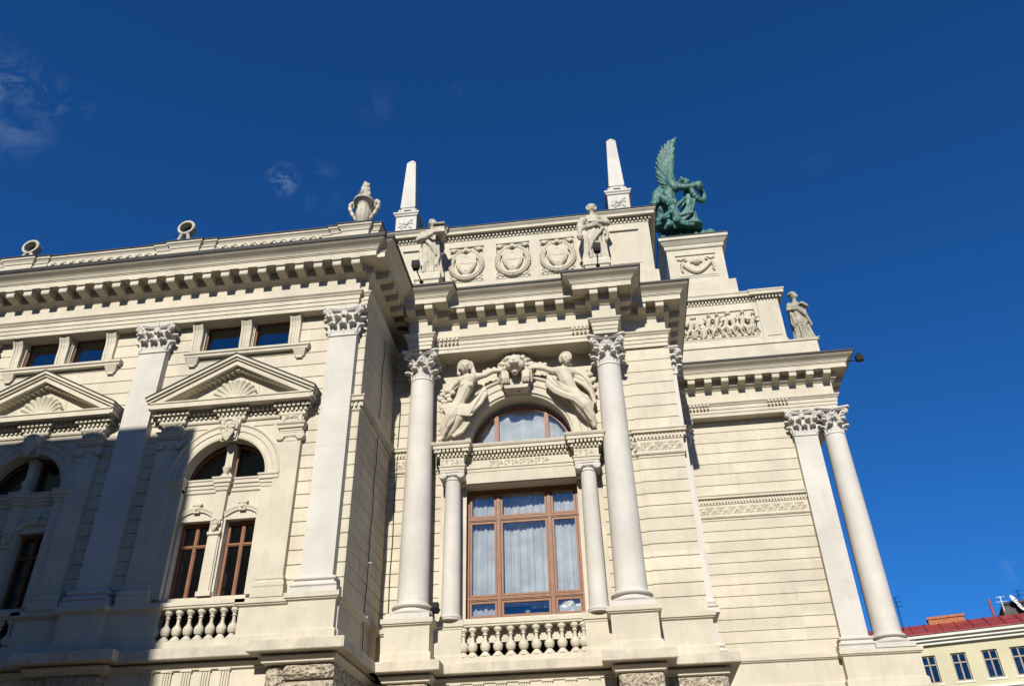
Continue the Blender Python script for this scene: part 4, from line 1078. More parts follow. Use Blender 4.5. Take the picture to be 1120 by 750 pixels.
def statue_hands():
    """frontal robed woman, one hand across the waist, the other hanging with a lamp"""
    mb = MB()
    robe(mb, 0, 1.6, [(0,.40),(.04,.42),(.3,.36),(.62,.35),(.85,.31),(1,.24)], folds=10, depth=.21, seed=5)
    mb.ell((0,0,1.85),(.25,.19,.42)); mb.ell((0,0,2.08),(.33,.19,.16)); mb.ell((-.1,-.14,1.98),(.11,.09,.1)); mb.ell((.1,-.14,1.98),(.11,.09,.1))
    for k in range(7): mb.chain([(-.20+.065*k,-.17,2.12),(-.16+.055*k,-.23,1.8),(-.22+.07*k,-.21,1.5)], [.018,.024,.022], n=6)
    sash(mb, [(-.32,-.10,1.62),(-.15,-.27,1.55),(.12,-.29,1.60),(.34,-.10,1.52)], .16, .05, 3)
    sash(mb, [(.32,-.12,1.5),(.20,-.30,1.2),(-.02,-.36,.8),(-.22,-.33,.35)], .14,.035,3)
    mb.cap((0,0,2.15),(0,-.02,2.36),.085,.08); head(mb, (0,-.03,2.54), .16, (.1,-1,-.1), seed=2)
    mb.lathe([(.17,2.60),(.185,2.64),(.18,2.68)], (0,-.01,0), n=18)
    limb(mb, [(-.34,0,2.06),(-.46,-.05,1.72),(-.46,-.16,1.38)], [.14,.12,.075]); hand(mb,(-.46,-.16,1.38),(0,-.2,-1),.045)
    limb(mb, [(.34,0,2.06),(.48,-.08,1.75),(.18,-.30,1.66),(-.06,-.34,1.68)], [.14,.125,.085,.055]); hand(mb,(-.06,-.34,1.68),(-1,-.1,0),.045)
    mb.ell((-.47,-.2,1.15),(.12,.12,.13)); mb.tube([(-.47,-.2,1.25),(-.47,-.2,1.0)],[.03,.07])
    sash(mb, [(.42,-.05,1.6),(.46,-.1,1.2),(.40,-.14,.9)], .06,.05,2)
    return mb
def statue_side():
    """robed figure with turban seen from the side, cloak falling in a diagonal sweep"""
    mb = MB()
    robe(mb, 0, 1.6, [(0,.36),(.04,.38),(.3,.33),(.62,.32),(.85,.29),(1,.22)], folds=9, depth=.22, seed=8, tilt=-.08)
    robe(mb, .75, 2.1, [(0,.30),(.1,.36),(.45,.35),(.75,.33),(.92,.28),(1,.15)], folds=7, depth=.13, seed=9, cx=-.06)
    mb.cap((-.06,0,2.1),(-.05,-.03,2.3),.09,.085); head(mb, (-.04,-.06,2.43), .155, (.8,-.55,-.1), hair=0)
    mb.ell((-.08,0,2.55),(.19,.19,.10)); mb.ell((-.08,0,2.61),(.15,.15,.07)); mb.ell((-.24,0,2.56),(.05,.08,.07))
    sash(mb, [(-.36,-.1,1.75),(-.1,-.32,1.6),(.14,-.34,1.25),(.32,-.22,.78)], .18,.045,4)
    sash(mb, [(-.34,-.15,1.3),(-.30,-.2,.9),(-.36,-.12,.75)], .06,.06,2)
    limb(mb, [(-.32,-.02,2.0),(-.42,-.12,1.66),(-.20,-.30,1.55)], [.10,.085,.06]); hand(mb,(-.2,-.30,1.55),(.8,-.3,.2),.045)
    limb(mb, [(.22,-.02,2.02),(.34,-.15,1.78),(.10,-.33,1.82)], [.10,.085,.06]); hand(mb,(.1,-.33,1.82),(-.8,-.3,.1),.045)
    return mb
def statue(name, mb, loc, h, label, base, ped_label=None, m_=STATUE, rz=0, book=False, nat=2.72):
    t = thing(name, loc, label, 'statue', 'stone statues standing on the roof line')
    me = sculpt(mb, .016, 'figure', 0); me.materials.append(m_)
    o = bpy.data.objects.new('figure', me); S.collection.objects.link(o); o.parent = t; sc = h/nat; o.scale = (sc*1.05,sc*1.05,sc); o.rotation_euler = (0,0,rz); o.location = (0,0,base)
    b = MB(); x,y,z = loc
    b.box(x-.42,x+.42,y-.36,y+.36,z,z+base*.72); b.sweep([(x-.42,y+.36),(x-.42,y-.36),(x+.42,y-.36),(x+.42,y+.36)], [(0,z+base*.7),(.05,z+base*.74),(.05,z+base*.92),(0,z+base)], back=.1)
    b.box(x-.42,x+.42,y-.36,y+.36,z+base*.7,z+base*.995)
    b.build('plinth', STONE, t)
    return t, o, sc
t1, o1, s1 = statue('robed_statue', statue_book(), (-5.50, 23.02, 18.95), 2.72, 'stone statue of a robed figure reading an open book, beside the left obelisk', 1.22)
bk = MB(); bk.prism_x([(-.62,1.62),(-.58,1.60),(-.36,2.0),(-.40,2.03)], .20, .62); bk.prism_x([(-.72,1.98),(-.40,2.03),(-.36,2.0),(-.70,1.94)], .20, .62)
bk.box(.24,.60,-.60,-.42,1.66,1.94)
bo = bk.mesh('book'); bo.materials.append(STATUE); b_ = bpy.data.objects.new('book', bo); S.collection.objects.link(b_); b_.parent = t1; b_.location = (0,0,1.22); b_.scale=(s1*1.05,s1*1.05,s1)
t2, o2, s2 = statue('robed_statue', statue_hands(), (.50, 23.02, 18.95), 2.75, 'stone statue of a woman facing forward, hand across her waist, below the right obelisk', 1.15)
t3, o3, s3 = statue('robed_statue', statue_side(), (8.86, 29.75, 20.24), 2.62, 'grey weathered stone statue in a turban and cloak, alone at the right roof end', .12, m_=STATUE2)
# spandrel figures and lion over the arch
def spandrel():
    mb = MB(); Y = 23.50
    def P(x, y, d=0): return at(x, y, Y-d)
    def L(pts, rs): mb.chain([P(*p) for p in pts], rs, n=9)
    def folds(pts, dx, dy, k, r):
        for i in range(k): L([(x+dx*i, y+dy*i, d_+.03*(i%2)) for x, y, d_ in pts], [r]*len(pts))
    # ---- left figure, reclining on the arch, looking out, arm stretched to the lion
    head(mb, P(508.5,402,.30), .20, (.15,-1,-.35), seed=4)
    for i in range(7): mb.ell(P(515+i*.7,398+i*2.2,.20), (.09,.10,.10))
    for i in range(5): mb.ell(P(502,401+i*2.0,.20), (.07,.08,.09))
    L([(509,406,.24),(510,411,.18),(512,416,.14)], [.10,.11,.13])
    L([(503,416,.10),(512,415,.14),(522,412,.12)], [.13,.19,.14])            # shoulders
    L([(512,417,.16),(509,426,.18),(504,437,.16),(500,445,.14)], [.25,.24,.20,.23])
    for q in (506,515): mb.ell(P(q,421,.34), .10)
    L([(522,412,.14),(531,410,.18),(539,406,.20)], [.12,.095,.08]); L([(539,406,.20),(547,405,.20)], [.08,.06]); hand(mb, P(547,405,.2), (1,-.1,.1), .055)
    L([(503,416,.08),(496,421,.10),(491,428,.12)], [.12,.10,.08])
    L([(500,446,.16),(493,455,.28),(486,466,.22),(484,478,.10)], [.24,.20,.13,.09]); L([(484,478,.1),(481,481,.2)], [.08,.06])
    L([(504,446,.10),(502,457,.20),(495,470,.10),(488,478,.04)], [.22,.17,.12,.08])
    folds([(482,444,.12),(492,442,.26),(504,444,.30),(515,443,.22),(524,434,.12),(530,424,.08)], .6, 2.2, 4, .065)
    folds([(506,450,.10),(508,460,.10),(501,470,.04),(492,475,.02)], 1.6, .6, 4, .06)
    folds([(483,448,.10),(485,458,.14),(481,470,.06)], 2.2, .3, 3, .06)
    for q in ((484,432),(488,428),(482,437),(490,434),(495,430),(486,440),(492,438)): mb.ell(P(q[0],q[1],.08), (.11,.10,.09))
    # ---- right figure, mirrored, head turned towards the lion
    head(mb, P(619,393,.30), .20, (-.45,-1,-.25), seed=6)
    for i in range(5): mb.ell(P(622+i*.4,390+i*2,.18), (.09,.10,.09))
    L([(619,397,.24),(617,402,.18),(616,406,.14)], [.10,.11,.13])
    L([(605,406,.12),(616,406,.14),(627,407,.10)], [.14,.19,.14])
    L([(616,408,.16),(620,417,.18),(626,427,.16),(631,434,.14)], [.25,.24,.20,.23])
    L([(605,406,.14),(596,403,.18),(588,402,.20)], [.12,.095,.08]); L([(588,402,.2),(583,402,.2)], [.075,.06]); hand(mb, P(583,402,.2), (-1,0,0), .055)
    L([(627,407,.08),(637,409,.10),(644,411,.06)], [.13,.11,.08])
    L([(631,435,.16),(640,444,.28),(647,454,.20),(650,465,.08)], [.24,.20,.13,.09])
    L([(630,437,.08),(637,449,.14),(645,460,.06)], [.20,.15,.09])
    folds([(600,411,.06),(609,419,.14),(620,424,.28),(632,428,.30),(642,434,.20),(648,444,.08)], -.5, 2.4, 5, .065)
    folds([(634,441,.10),(640,451,.14),(645,461,.06)], 2.2, .0, 4, .06)
    folds([(628,408,.04),(637,413,.10),(645,421,.06),(649,432,.02)], .5, 2.6, 4, .075)
    for q in ((640,406),(645,410),(648,416),(644,418),(649,424),(638,411)): mb.ell(P(q[0],q[1],.06), (.12,.10,.10))
    for k in range(7):
        L([(484+k*.8,446+k*1.3,.34),(494+k,444+k*1.5,.36),(505+k*1.2,447+k*1.2,.36),(516+k*.8,443-k*.6,.26),(525+k*.5,434-k*1.1,.18)], [.03,.034,.034,.03,.02])
        L([(604+k*.6,412+k*1.1,.18),(613+k,420+k*1.4,.30),(625+k*.9,426+k*1.6,.36),(637+k*.6,433+k*1.8,.34),(646+k*.2,443+k*2,.2)], [.02,.03,.034,.034,.028])
    for k in range(5):
        L([(499-k*1.2,450+k*1.5,.40),(496-k*1.6,460+k*1.5,.34),(489-k*.8,471+k,.24)], [.024,.03,.02])
        L([(632+k*1.7,437-k*.3,.36),(639+k*1.6,448-k*.4,.36),(646+k,459-k*.6,.24)], [.024,.03,.02])
        L([(631+k*2.4,405+k*.9,.16),(638+k*1.9,411+k*1.6,.20),(646+k*.6,420+k*2.2,.14)], [.03,.034,.026])
    # ---- swags and ribbons by the lion
    for x0,y0,x1,y1 in ((530,407,553,407),(577,403,596,400)):
        for i in range(12):
            t = i/11; mb.ell(P(x0+(x1-x0)*t, y0+(y1-y0)*t-2*math.sin(math.pi*t)+1.2*math.sin(i*2.1), .16), (.085,.085,.085))
    for x, y in ((553,410),(580,405)): mb.cap(P(x,y,.18), P(x+(1.5 if x > 565 else -.5),y+12,.10), .07, .03)
    return mb
me = sculpt(spandrel(), .016, 'spandrel_figures', 1)
me.transform(Matrix.Translation((4,-26,0))); me.materials.append(SCULP)
o = bpy.data.objects.new('spandrel_figures', me); S.collection.objects.link(o); o.parent = H
# wing blocks behind left figure
wb = MB(); a = at(485,410,23.7); wb.box(a.x, a.x+.9, 23.66, 23.8, 15.3, 16.1); wb.build('carved_block', STONE, H)
def lion():
    mb = MB()
    mb.ell((0,-.16,.02),(.235,.24,.27), n=16, m=10)
    mb.ell((0,-.34,-.06),(.12,.16,.085)); mb.ell((0,-.32,.04),(.07,.15,.08)); mb.ell((0,-.49,-.03),(.07,.04,.045))
    for s in (-1,1):
        mb.ell((s*.065,-.44,-.10),(.075,.075,.06)); mb.ell((s*.13,-.29,.13),(.095,.06,.035)); mb.ell((s*.19,-.22,-.03),(.08,.09,.11))
        mb.ell((s*.22,-.10,.25),(.08,.06,.08)); mb.ell((s*.115,-.30,.065),(.035,.025,.022))
    mb.ell((0,-.24,-.30),(.10,.12,.06)); mb.ell((0,-.26,.17),(.05,.06,.08))
    rr = random.Random(5)
    for ring, (R0, y) in enumerate(((.30,-.06),(.37,.02),(.43,.10))):
        n = 15+ring*4
        for i in range(n):
            a = 2*math.pi*(i+.5*ring)/n
            if math.sin(a) < -.80 and ring < 2: continue
            dwn = max(0, -math.sin(a)); L = .12+.04*rr.random()+.16*dwn
            p = Vector((R0*math.cos(a)*(1-.05*dwn), y, .03+R0*math.sin(a))); ang = a+rr.uniform(-.25,.25)
            q = p+Vector((math.cos(ang)*L*.5, .02, math.sin(ang)*L*.6)); w = q+Vector((math.cos(ang+.7)*L*.35, .03, math.sin(ang+.7)*L*.4-.03))
            mb.chain([p,q,w], [.062,.055,.028], n=7)
    for s in (-1,1):
        for k in range(3): mb.chain([(s*(.24+.06*k),-.10,-.20),(s*(.22+.07*k),-.12,-.38),(s*(.19+.08*k),-.08,-.50)], [.055,.05,.03], n=7)
    return sculpt(mb, .0115, 'lion_head', 1)
LI = lion(); lp = at(564,402,23.34); place(LI, 'lion_head', SCULP, H, lp, 0, (1.18,1.2,1.22))
lk = MB(); lk.prism([(lp.x-.42,15.62),(lp.x-.36,15.50),(lp.x+.36,15.50),(lp.x+.42,15.62)][::-1], 23.28, 23.8); lk.box(lp.x-.35,lp.x+.35,23.40,23.8,15.6,16.4); lk.build('keystone', STONE, H)
# relief frieze of dancing figures on the wing attic
def relief():
    mb = MB(); rr = random.Random(21); x = 0
    n = 9; W_ = 3.2
    for i in range(n):
        cx = -W_/2+W_*(i+.5)/n+rr.uniform(-.04,.04); d = rr.choice((-1,1)); ln_ = d*rr.uniform(.06,.16)
        hz = 1.04+rr.uniform(-.1,.04)
        hp = Vector((cx+ln_,-.10,hz)); mb.ell(hp,(.075,.09,.09)); mb.ell(hp+Vector((0,.02,.05)),(.09,.06,.06))
        ch = Vector((cx+ln_*.6,-.07,hz-.24)); hip = Vector((cx,-.05,hz-.55))
        mb.chain([hp+Vector((0,.03,-.08)), ch], [.045,.10], n=7); mb.chain([ch,hip],[.11,.10],n=8)
        for s in (-1,1):
            kx = cx+s*rr.uniform(.05,.2); kn = Vector((kx,-.09,.30+rr.uniform(-.04,.05))); ft = Vector((kx+rr.uniform(-.12,.12),-.03,.06))
            mb.chain([hip,kn,ft],[.085,.06,.04],n=7)
            e = ch+Vector((s*rr.uniform(.1,.2),-.06,rr.uniform(-.15,.1))); h2 = e+Vector((s*rr.uniform(-.02,.15),0,rr.uniform(-.12,.22)))
            mb.chain([ch+Vector((s*.09,0,.05)),e,h2],[.055,.042,.03],n=6)
        for k in range(4): mb.chain([hip+Vector(((k-1.5)*.05,-.05,0)), Vector((cx+(k-1.5)*.10+d*.05,-.06,.32)), Vector((cx+(k-1.5)*.13+d*.12,-.03,.12))], [.03,.032,.02], n=6)
    mb.box(-W_/2-.06, W_/2+.06, .0, .06, 0, 1.22)
    return sculpt(mb, .0165, 'figure_relief', 1)
place(relief(), 'figure_relief', SCULP, wao, (5.30, 29.40, 20.72), 0, (1.03,1.4,1.02))
# ------------------------------------------------------------------ bronze group's pedestal
pdm = MB()
PD = [(3.80,33),(3.80,29.62),(6.28,29.62),(6.28,33)]
pdm.sweep(PD, [(.25,22.84),(.25,23.7),(.05,23.78),(0,23.85),(0,25.72),(.05,25.74),(.08,25.80),(.08,25.92),(.11,25.94),(.24,26.10),(.30,26.14),(.30,26.30),(0,26.32)], back=.5)
pdm.box(3.88,6.2,29.7,32.9,22.8,26.33); pdm.box(3.3,7.2,29.6,30.5,22.8,22.98)
pdo = pdm.build('sculpture_pedestal', STONE, H)
ll = MB(); ll.sweep(PD, [(.28,26.305),(.33,26.305),(.33,26.35),(-.3,26.40)], back=.5); ll.build('lead_flashing', LEAD, pdo)
frame_panel(4.15,5.92,24.15,25.36,29.62,.03,.05).build('panel_moulding', STONE, pdo)
def mask_swag():
    mb = MB(); mb.ell((0,-.05,.72),(.15,.10,.19)); mb.ell((0,-.14,.70),(.03,.04,.05)); mb.ell((0,-.12,.62),(.06,.03,.02))
    for i in range(13):
        a = math.pi*(-.1+1.2*i/12); mb.ell((.19*math.cos(a),-.04,.74+.20*math.sin(a)),.045)
    for i in range(19):
        t = i/18; x = -.52+1.04*t; z = .62-.46*math.sin(math.pi*t)
        for k in range(3): mb.ell((x+.02*(k-1),-.05-.02*(k==1),z+.045*(k-1)),.045)
    for s in (-1,1):
        for k in range(6): mb.ell((s*.56+.02*(k%2),-.04,.62-.08*k),.045)
        sp = [(s*(.40+.12*(1-i/13)*math.cos(i*.55)), -.04, .82+.10*(1-i/13)*math.sin(i*.55)) for i in range(12)]; mb.chain(sp,[.03]*12,n=6)
        sp = [(s*(.58+.08*(1-i/13)*math.cos(i*.55)), -.04, .86+.07*(1-i/13)*math.sin(i*.55)) for i in range(12)]; mb.chain(sp,[.025]*12,n=6)
    mb.box(-.68,.68,0,.04,0,1.05)
    return sculpt(mb,.0155,'mask_relief',1)
place(mask_swag(), 'mask_relief', SCULP, pdo, (5.03,29.60,24.22), 0, (1.22,1.3,1.06))
# ------------------------------------------------------------------ bronze winged group
BRT = thing('winged_bronze_group', (5.1, 31.0, 26.38), 'green bronze group with one tall raised wing, on the high pedestal', 'sculpture')
def bronze():
    mb = MB(); Y = 30.6
    def P(x, y, d=0): return at(x, y, Y-d)
    def L(pts, rs): mb.chain([P(*p) for p in pts], rs, n=9)
    # main figure leaning, right arm thrust out to the right holding a round wreath
    head(mb, P(737,203,.3), .26, (.7,-.7,.1), seed=3); head(mb, P(748,200,.0), .26, (.8,-.5,.2), seed=4)
    L([(733,207,.2),(731,215,.2),(733,226,.1)], [.30,.36,.34]); L([(733,226,.1),(738,238,.2),(732,247,.1)], [.32,.24,.16])
    L([(736,204,.4),(748,205,.6),(757,204,.6),(764,202,.5)], [.20,.17,.14,.15]); mb.ell(P(764,203,.5), (.24,.22,.26)); hand(mb, P(763,204,.5), (.3,-.3,-1), .07)
    for i in range(18):
        a = 2*math.pi*i/18; c = P(763,211,.3); mb.ell(c+Vector((.30*math.cos(a)-.05*math.sin(a), .22*math.cos(a), .50*math.sin(a))), (.14,.15,.16))
    # drapery mass behind at the left
    for k in range(8): L([(727+k*1.2,201+k,.0),(718+k*2.0,212+k*1.6,.15),(716+k*2.6,226+k*1.2,.1),(722+k*2,236+k,.0)], [.12,.20,.20,.10])
    L([(722,219,.3),(716,223,.4),(711,222,.4)], [.24,.16,.05]); L([(724,216,.6),(729,220,.6),(731,224,.5)], [.14,.22,.08])
    # second figure lower centre, reaching up
    head(mb, P(735,223,.7), .21, (-.3,-1,0), seed=8); L([(736,229,.6),(740,236,.5),(741,246,.4)], [.24,.24,.20]); L([(737,229,.6),(744,222,.7),(749,217,.6)], [.13,.10,.08])
    L([(734,232,.6),(727,236,.8),(722,241,.7)], [.13,.10,.08]); L([(741,246,.4),(731,246,.9),(728,250,.8)], [.20,.15,.10])
    # third figure, standing right with skirt
    L([(752,208,.2),(753,216,.2),(752,226,.2)], [.22,.24,.20]); L([(756,210,.2),(759,221,.4),(757,232,.5)], [.12,.09,.07]); L([(757,232,.5),(748,235,.6),(744,235,.6)], [.07,.08,.09])
    for k in range(8): L([(748+k*.9,222+k*.3,.2),(746+k*1.8,234,.3),(744+k*2.4,247-k*.2,.2)], [.08,.10,.08])
    L([(755,226,.2),(760,236,.2),(763,244,.2)], [.15,.13,.10])
    for k in range(7): mb.ell((3.95+.36*k, 30.75, 27.1), (.34,.42,.62))
    for k in range(5): L([(720+k*3,210+k*2,-.2),(722+k*3,226,-.1),(724+k*3,242,-.1)], [.2,.26,.24])
    # base rocks and legs
    for x in range(722, 764, 4): mb.ell(P(x,249-(x-722)*.06,.3), (.3,.4,.16))
    L([(724,240,.5),(732,243,.8),(738,249,.7)], [.14,.13,.08]); L([(745,244,.5),(752,246,.7),(758,246,.6)], [.14,.12,.09]); L([(722,244,.2),(717,240,.0)], [.12,.08])
    head(mb, P(741,241,.9), .17, (0,-1,0), seed=9); head(mb, P(728,238,.9), .17, (0,-1,0), seed=12)
    return mb
me = sculpt(bronze(), .03, 'figures', 0); me.transform(Matrix.Translation((-5.1,-31.0,-26.38))); me.materials.append(BRONZE)
o = bpy.data.objects.new('figures', me); S.collection.objects.link(o); o.parent = BRT
def bronze_wing():
    mb = MB(); Y = 30.5
    def P(x, y, d=0): return at(x, y, Y-d)
    # outline of the raised wing: root at the shoulder, feather tips fanning round to the trailing side
    tips = [(739,151),(737,152),(735,153),(732,154),(730,155.5),(727,158),(724,161),(722,165),(720,169),(718.5,173),(717.5,178),(716.5,183),(717,188),(717.5,193),(719,198),(721,203)]
    n = len(tips)
    for k, (tx, ty) in enumerate(tips):
        t = k/(n-1); u0 = t
        b = P(735-3.5*u0, 186+22*u0, .10); tip = P(tx, ty, .45-.3*t)
        bend = .22*(1-t)
        for lay, (wd, ln_) in enumerate(((.135,1.0),(.12,.66),(.11,.40))):
            e = b.lerp(tip, ln_); m_ = b.lerp(e, .5)+Vector((-bend*ln_, -.05*lay, -.05))
            pts = []
            for q in range(8):
                u = q/7; pts.append(b.lerp(m_, u).lerp(m_.lerp(e, u), u)+Vector((0, -.045*lay+.015*(k%2), 0)))
            for q in range(7):
                d_ = (pts[q+1]-pts[q]); L_ = d_.length; rot = d_.to_track_quat('Z','Y').to_matrix(); w = wd*(1-.5*(q/6)**2)
                mb.ell((pts[q]+pts[q+1])/2, (w,.05,L_*.8), rot, n=8, m=6)
    mb.chain([P(738,206,.3),P(734,200,.3),P(733,190,.25),P(735,178,.2),P(737,165,.2)], [.26,.24,.18,.13,.06], n=10)
    return mb
me = sculpt(bronze_wing(), .028, 'wing', 0); me.transform(Matrix.Translation((-5.1,-31.0,-26.38))); me.materials.append(BRONZE)
o = bpy.data.objects.new('wing', me); S.collection.objects.link(o); o.parent = BRT
# ------------------------------------------------------------------ obelisks
def obelisk(cx, label):
    z = 22.90; t = thing('obelisk', (cx, 23.85, z), label, 'obelisk', 'twin stone obelisks on the attic')
    b = MB(); h = .405; y = 23.85
    q = [(cx-h,y+h),(cx-h,y-h),(cx+h,y-h),(cx+h,y+h)]
    b.box(cx-h,cx+h,y-h,y+h,z-.1,z+.95); b.sweep(q, [(.0,z+.78),(.04,z+.80),(.06,z+.86),(.10,z+.90),(.10,z+.97),(0,z+1.0)], back=.2); b.box(cx-.36,cx+.36,y-.36,y+.36,z+.95,z+1.10)
    b.build('pedestal', WHITE, t)
    s = MB(); s.box(cx-.27,cx+.27,y-.27,y+.27,z+1.08,z+1.36)
    for ax in (-1,1): s.box(cx-.15,cx+.15,y-.30,y-.26,z+1.16,z+1.24)
    for ax in (-1,1):
        s.ell((cx+ax*.31,y-.29,z+1.18),(.07,.07,.09)); s.ell((cx+ax*.31,y+.29,z+1.18),(.07,.07,.09))
    a = .30; c = .185; z0 = z+1.36; z1 = z+3.95
    s.frustum((cx-a,cx+a,y-a,y+a,z0),(cx-c,cx+c,y-c,y+c,z1)); s.frustum((cx-c-.01,cx+c+.01,y-c-.01,y+c+.01,z1),(cx-.02,cx+.02,y-.02,y+.02,z1+.30))
    s.build('shaft', WHITE, t, bevel=.012)
    r = MB()
    rr = random.Random(4)
    for i in range(22): r.ell((cx+rr.uniform(-.26,.26), y-h-.01, z+.40+rr.uniform(-.25,.25)), (rr.uniform(.03,.07),.03,rr.uniform(.03,.07)), n=7, m=5)
    r.ell((cx,y-h-.02,z+.45),(.12,.06,.14)); r.build('carved_relief', WHITE, t, smooth=True)
    return t
p1 = at(444.5,252,23.5); p2 = at(678,231,23.5)
obelisk(p1.x-.02, 'pale stone obelisk at the left end of the attic, behind the book statue')
obelisk(p2.x, 'pale stone obelisk at the right end of the attic, beside the green bronze group')
# ------------------------------------------------------------------ urn and ring ornaments
ur = thing('stone_urn', (-7.22, 20.35, 20.20), 'two-handled stone urn with a carved flame, at the right corner of the left parapet', 'urn')
u = MB(); c = (-7.22,20.35,20.20)
u.box(c[0]-.27,c[0]+.27,c[1]-.25,c[1]+.25,c[2],c[2]+.12)
u.lathe([(.16,.10),(.20,.14),(.12,.20),(.16,.27),(.25,.36),(.31,.50),(.33,.70),(.30,.85),(.27,.95),(.32,1.04),(.46,1.10),(.47,1.15),(.33,1.19),(.25,1.25),(.1,1.29)], c, n=28, sq=lambda a, z: 1+.05*math.cos(12*a)*(1 if .3 < z < 1.0 else 0))
U_ = (.80, 1.0, 1.20)
def usc(m):
    m.v = [(c[0]-.03+(x-c[0])*U_[0], y, c[2]+(z-c[2])*U_[2]) for x, y, z in m.v]; return m
usc(u).build('body', STATUE, ur, smooth=True, auto=40)
for s in (-1,1):
    h = MB(); pts = [(c[0]+s*.32,c[1],c[2]+.52),(c[0]+s*.44,c[1],c[2]+.62),(c[0]+s*.60,c[1],c[2]+.82),(c[0]+s*.70,c[1],c[2]+1.00),(c[0]+s*.69,c[1],c[2]+1.13),(c[0]+s*.58,c[1],c[2]+1.19),(c[0]+s*.48,c[1],c[2]+1.12),(c[0]+s*.52,c[1],c[2]+1.02)]
    h.chain(pts, [.07,.07,.08,.09,.085,.075,.06,.05], n=10); h.v = [(c[0]+(x-c[0])*.90, y, z) for x, y, z in h.v]; usc(h).build('handle', STATUE, ur, smooth=True)
f = MB(); rr = random.Random(2)
f.lathe([(.24,1.26),(.25,1.34),(.16,1.44),(.2,1.52),(.21,1.62),(.12,1.8),(.05,1.95),(.01,2.0)], c, n=16)
for i in range(24):
    a = rr.uniform(0,6.28); z = rr.uniform(1.4,1.85); q = .19*(1-(z-1.4)*1.2)+.02; f.ell((c[0]-.16,c[1]-.12,c[2]+1.36),(.12,.1,.13)); f.ell((c[0]+q*math.cos(a),c[1]+q*math.sin(a),c[2]+z),(.07,.07,.09),n=7,m=5)
usc(f).build('flame', STATUE, ur, smooth=True)
def ring_orn(px, py, label):
    p = at(px, py, 20.30); p.z -= .10; t = thing('ring_ornament', (p.x, 20.3, 20.2), label, 'ornament', 'ring ornaments on the parapet')
    m = MB(); n = 32; prof = [(.225,-.14),(.29,-.15),(.315,-.12),(.315,-.07),(.295,-.04),(.295,.10),(.215,.10),(.225,-.14)]
    vs = []; tilt = -.28
    for r, y in prof:
        for i in range(n):
            a = 2*math.pi*i/n; X = r*math.cos(a); Z = r*math.sin(a); 
            yy = y*math.cos(tilt)-Z*math.sin(tilt)*0; vs.append((p.x+X, 20.3+y, p.z+Z-.0))
    m.add(vs, [(j*n+i,j*n+(i+1)%n,(j+1)*n+(i+1)%n,(j+1)*n+i) for j in range(len(prof)-1) for i in range(n)])
    m.lathe([(.21,0),(.21,.01)], (p.x,20.3,p.z), n=3) if False else None
    m.build('ring', STATUE, t, smooth=True, auto=40)
    bk = MB(); bk.add([(p.x+.205*math.cos(2*math.pi*i/24), 20.385, p.z+.205*math.sin(2*math.pi*i/24)) for i in range(24)], [tuple(range(24))]); bk.build('back_plate', LEAD, t)
    f_ = MB()
    for s in (-1,1): f_.chain([(p.x+s*.12,20.2,p.z-.33),(p.x+s*.26,20.2,20.30),(p.x+s*.36,20.2,20.26)], [.06,.05,.05], n=8)
    f_.box(p.x-.22,p.x+.22,20.08,20.5,20.18,20.30); f_.build('foot', STATUE, t)
ring_orn(36.5, 270, 'round hollow stone ring ornament on the parapet, leftmost in the photo')
ring_orn(206, 249, 'round hollow stone ring ornament on the parapet, the one nearer the urn')
# ------------------------------------------------------------------ floodlights and cable
def flood(base, top, label, head_=(.17,.14,.15)):
    base = Vector(base); top = Vector(top); t = thing('floodlight', tuple(base), label, 'floodlight', 'small black floodlights fixed on the facade')
    p = MB(); p.tube([base, top], .022, n=8); p.tube([base, base+Vector((0,.001,.05))], .07, n=10); p.build('pole', IRON, t)
    h = MB(); h.box(top.x-head_[0],top.x+head_[0],top.y-head_[1],top.y+head_[1],top.z,top.z+head_[2]*2); h.frustum((top.x-.08,top.x+.08,top.y-.08,top.y+.08,top.z-.12),(top.x-.13,top.x+.13,top.y-.12,top.y+.12,top.z)); h.build('lamp_head', IRON, t, bevel=.01)
b = at(461,309,21.75); tpt = at(454.5,292,21.7); flood(b, tpt, 'small black floodlight on a leaning pole in front of the book statue', (.13,.1,.12))
b = at(654,291,21.7); tpt = at(653,273,21.7); flood(b, tpt, 'small black floodlight on a short pole in front of the woman statue', (.13,.1,.12))
b = at(470.5,672,22.7); tpt = at(473.5,664,22.75); flood((b.x+.05,22.75,8.05), (b.x+.14,22.7,8.30), 'small black floodlight at the foot of the left giant column', (.09,.09,.08))
b = Vector((9.78,28.4,18.5)); t_ = thing('floodlight', tuple(b), 'small dark floodlight on a horizontal arm past the right end of the cornice', 'floodlight', 'small black floodlights fixed on the facade')
m = MB(); m.tube([b, b+Vector((.34,0,.0))], .02, n=8); m.build('pole', IRON, t_); m = MB(); m.box(b.x+.34,b.x+.60,b.y-.1,b.y+.1,b.z-.02,b.z+.2); m.tube([b+Vector((.42,0,.2)), b+Vector((.5,0,.32))], .05); m.build('lamp_head', IRON, t_)
cb = MB()
pts = [(XR+.05, 22.1, 17.0)]+[(XR+.05+.012*math.sin(i*1.7), 22.1+.02*math.sin(i*2.3), 17.0-.5*i) for i in range(1,22)]
cb.tube(pts, .013, n=6)
cbo = cb.build('lightning_cable', IRON); cbo['label'] = 'thin dark cable running down the shaded side wall of the left block'; cbo['category'] = 'cable'
for z in (9.5,8.0,6.9):
    k = MB(); k.tube([(XR+.0,22.1,z),(XR+.16,22.1,z+.01)], .012, n=6); k.build('cable_clip', DISHM, cbo)
cb = MB(); cb.tube([(XR+.26+.01*math.sin(i*1.3), 23.70, 15.6-.45*i) for i in range(18)], .011, n=6)
c2 = cb.build('lightning_cable', IRON); c2['label'] = 'thin wire running down the sunlit wall just left of the left giant column'; c2['category'] = 'cable'
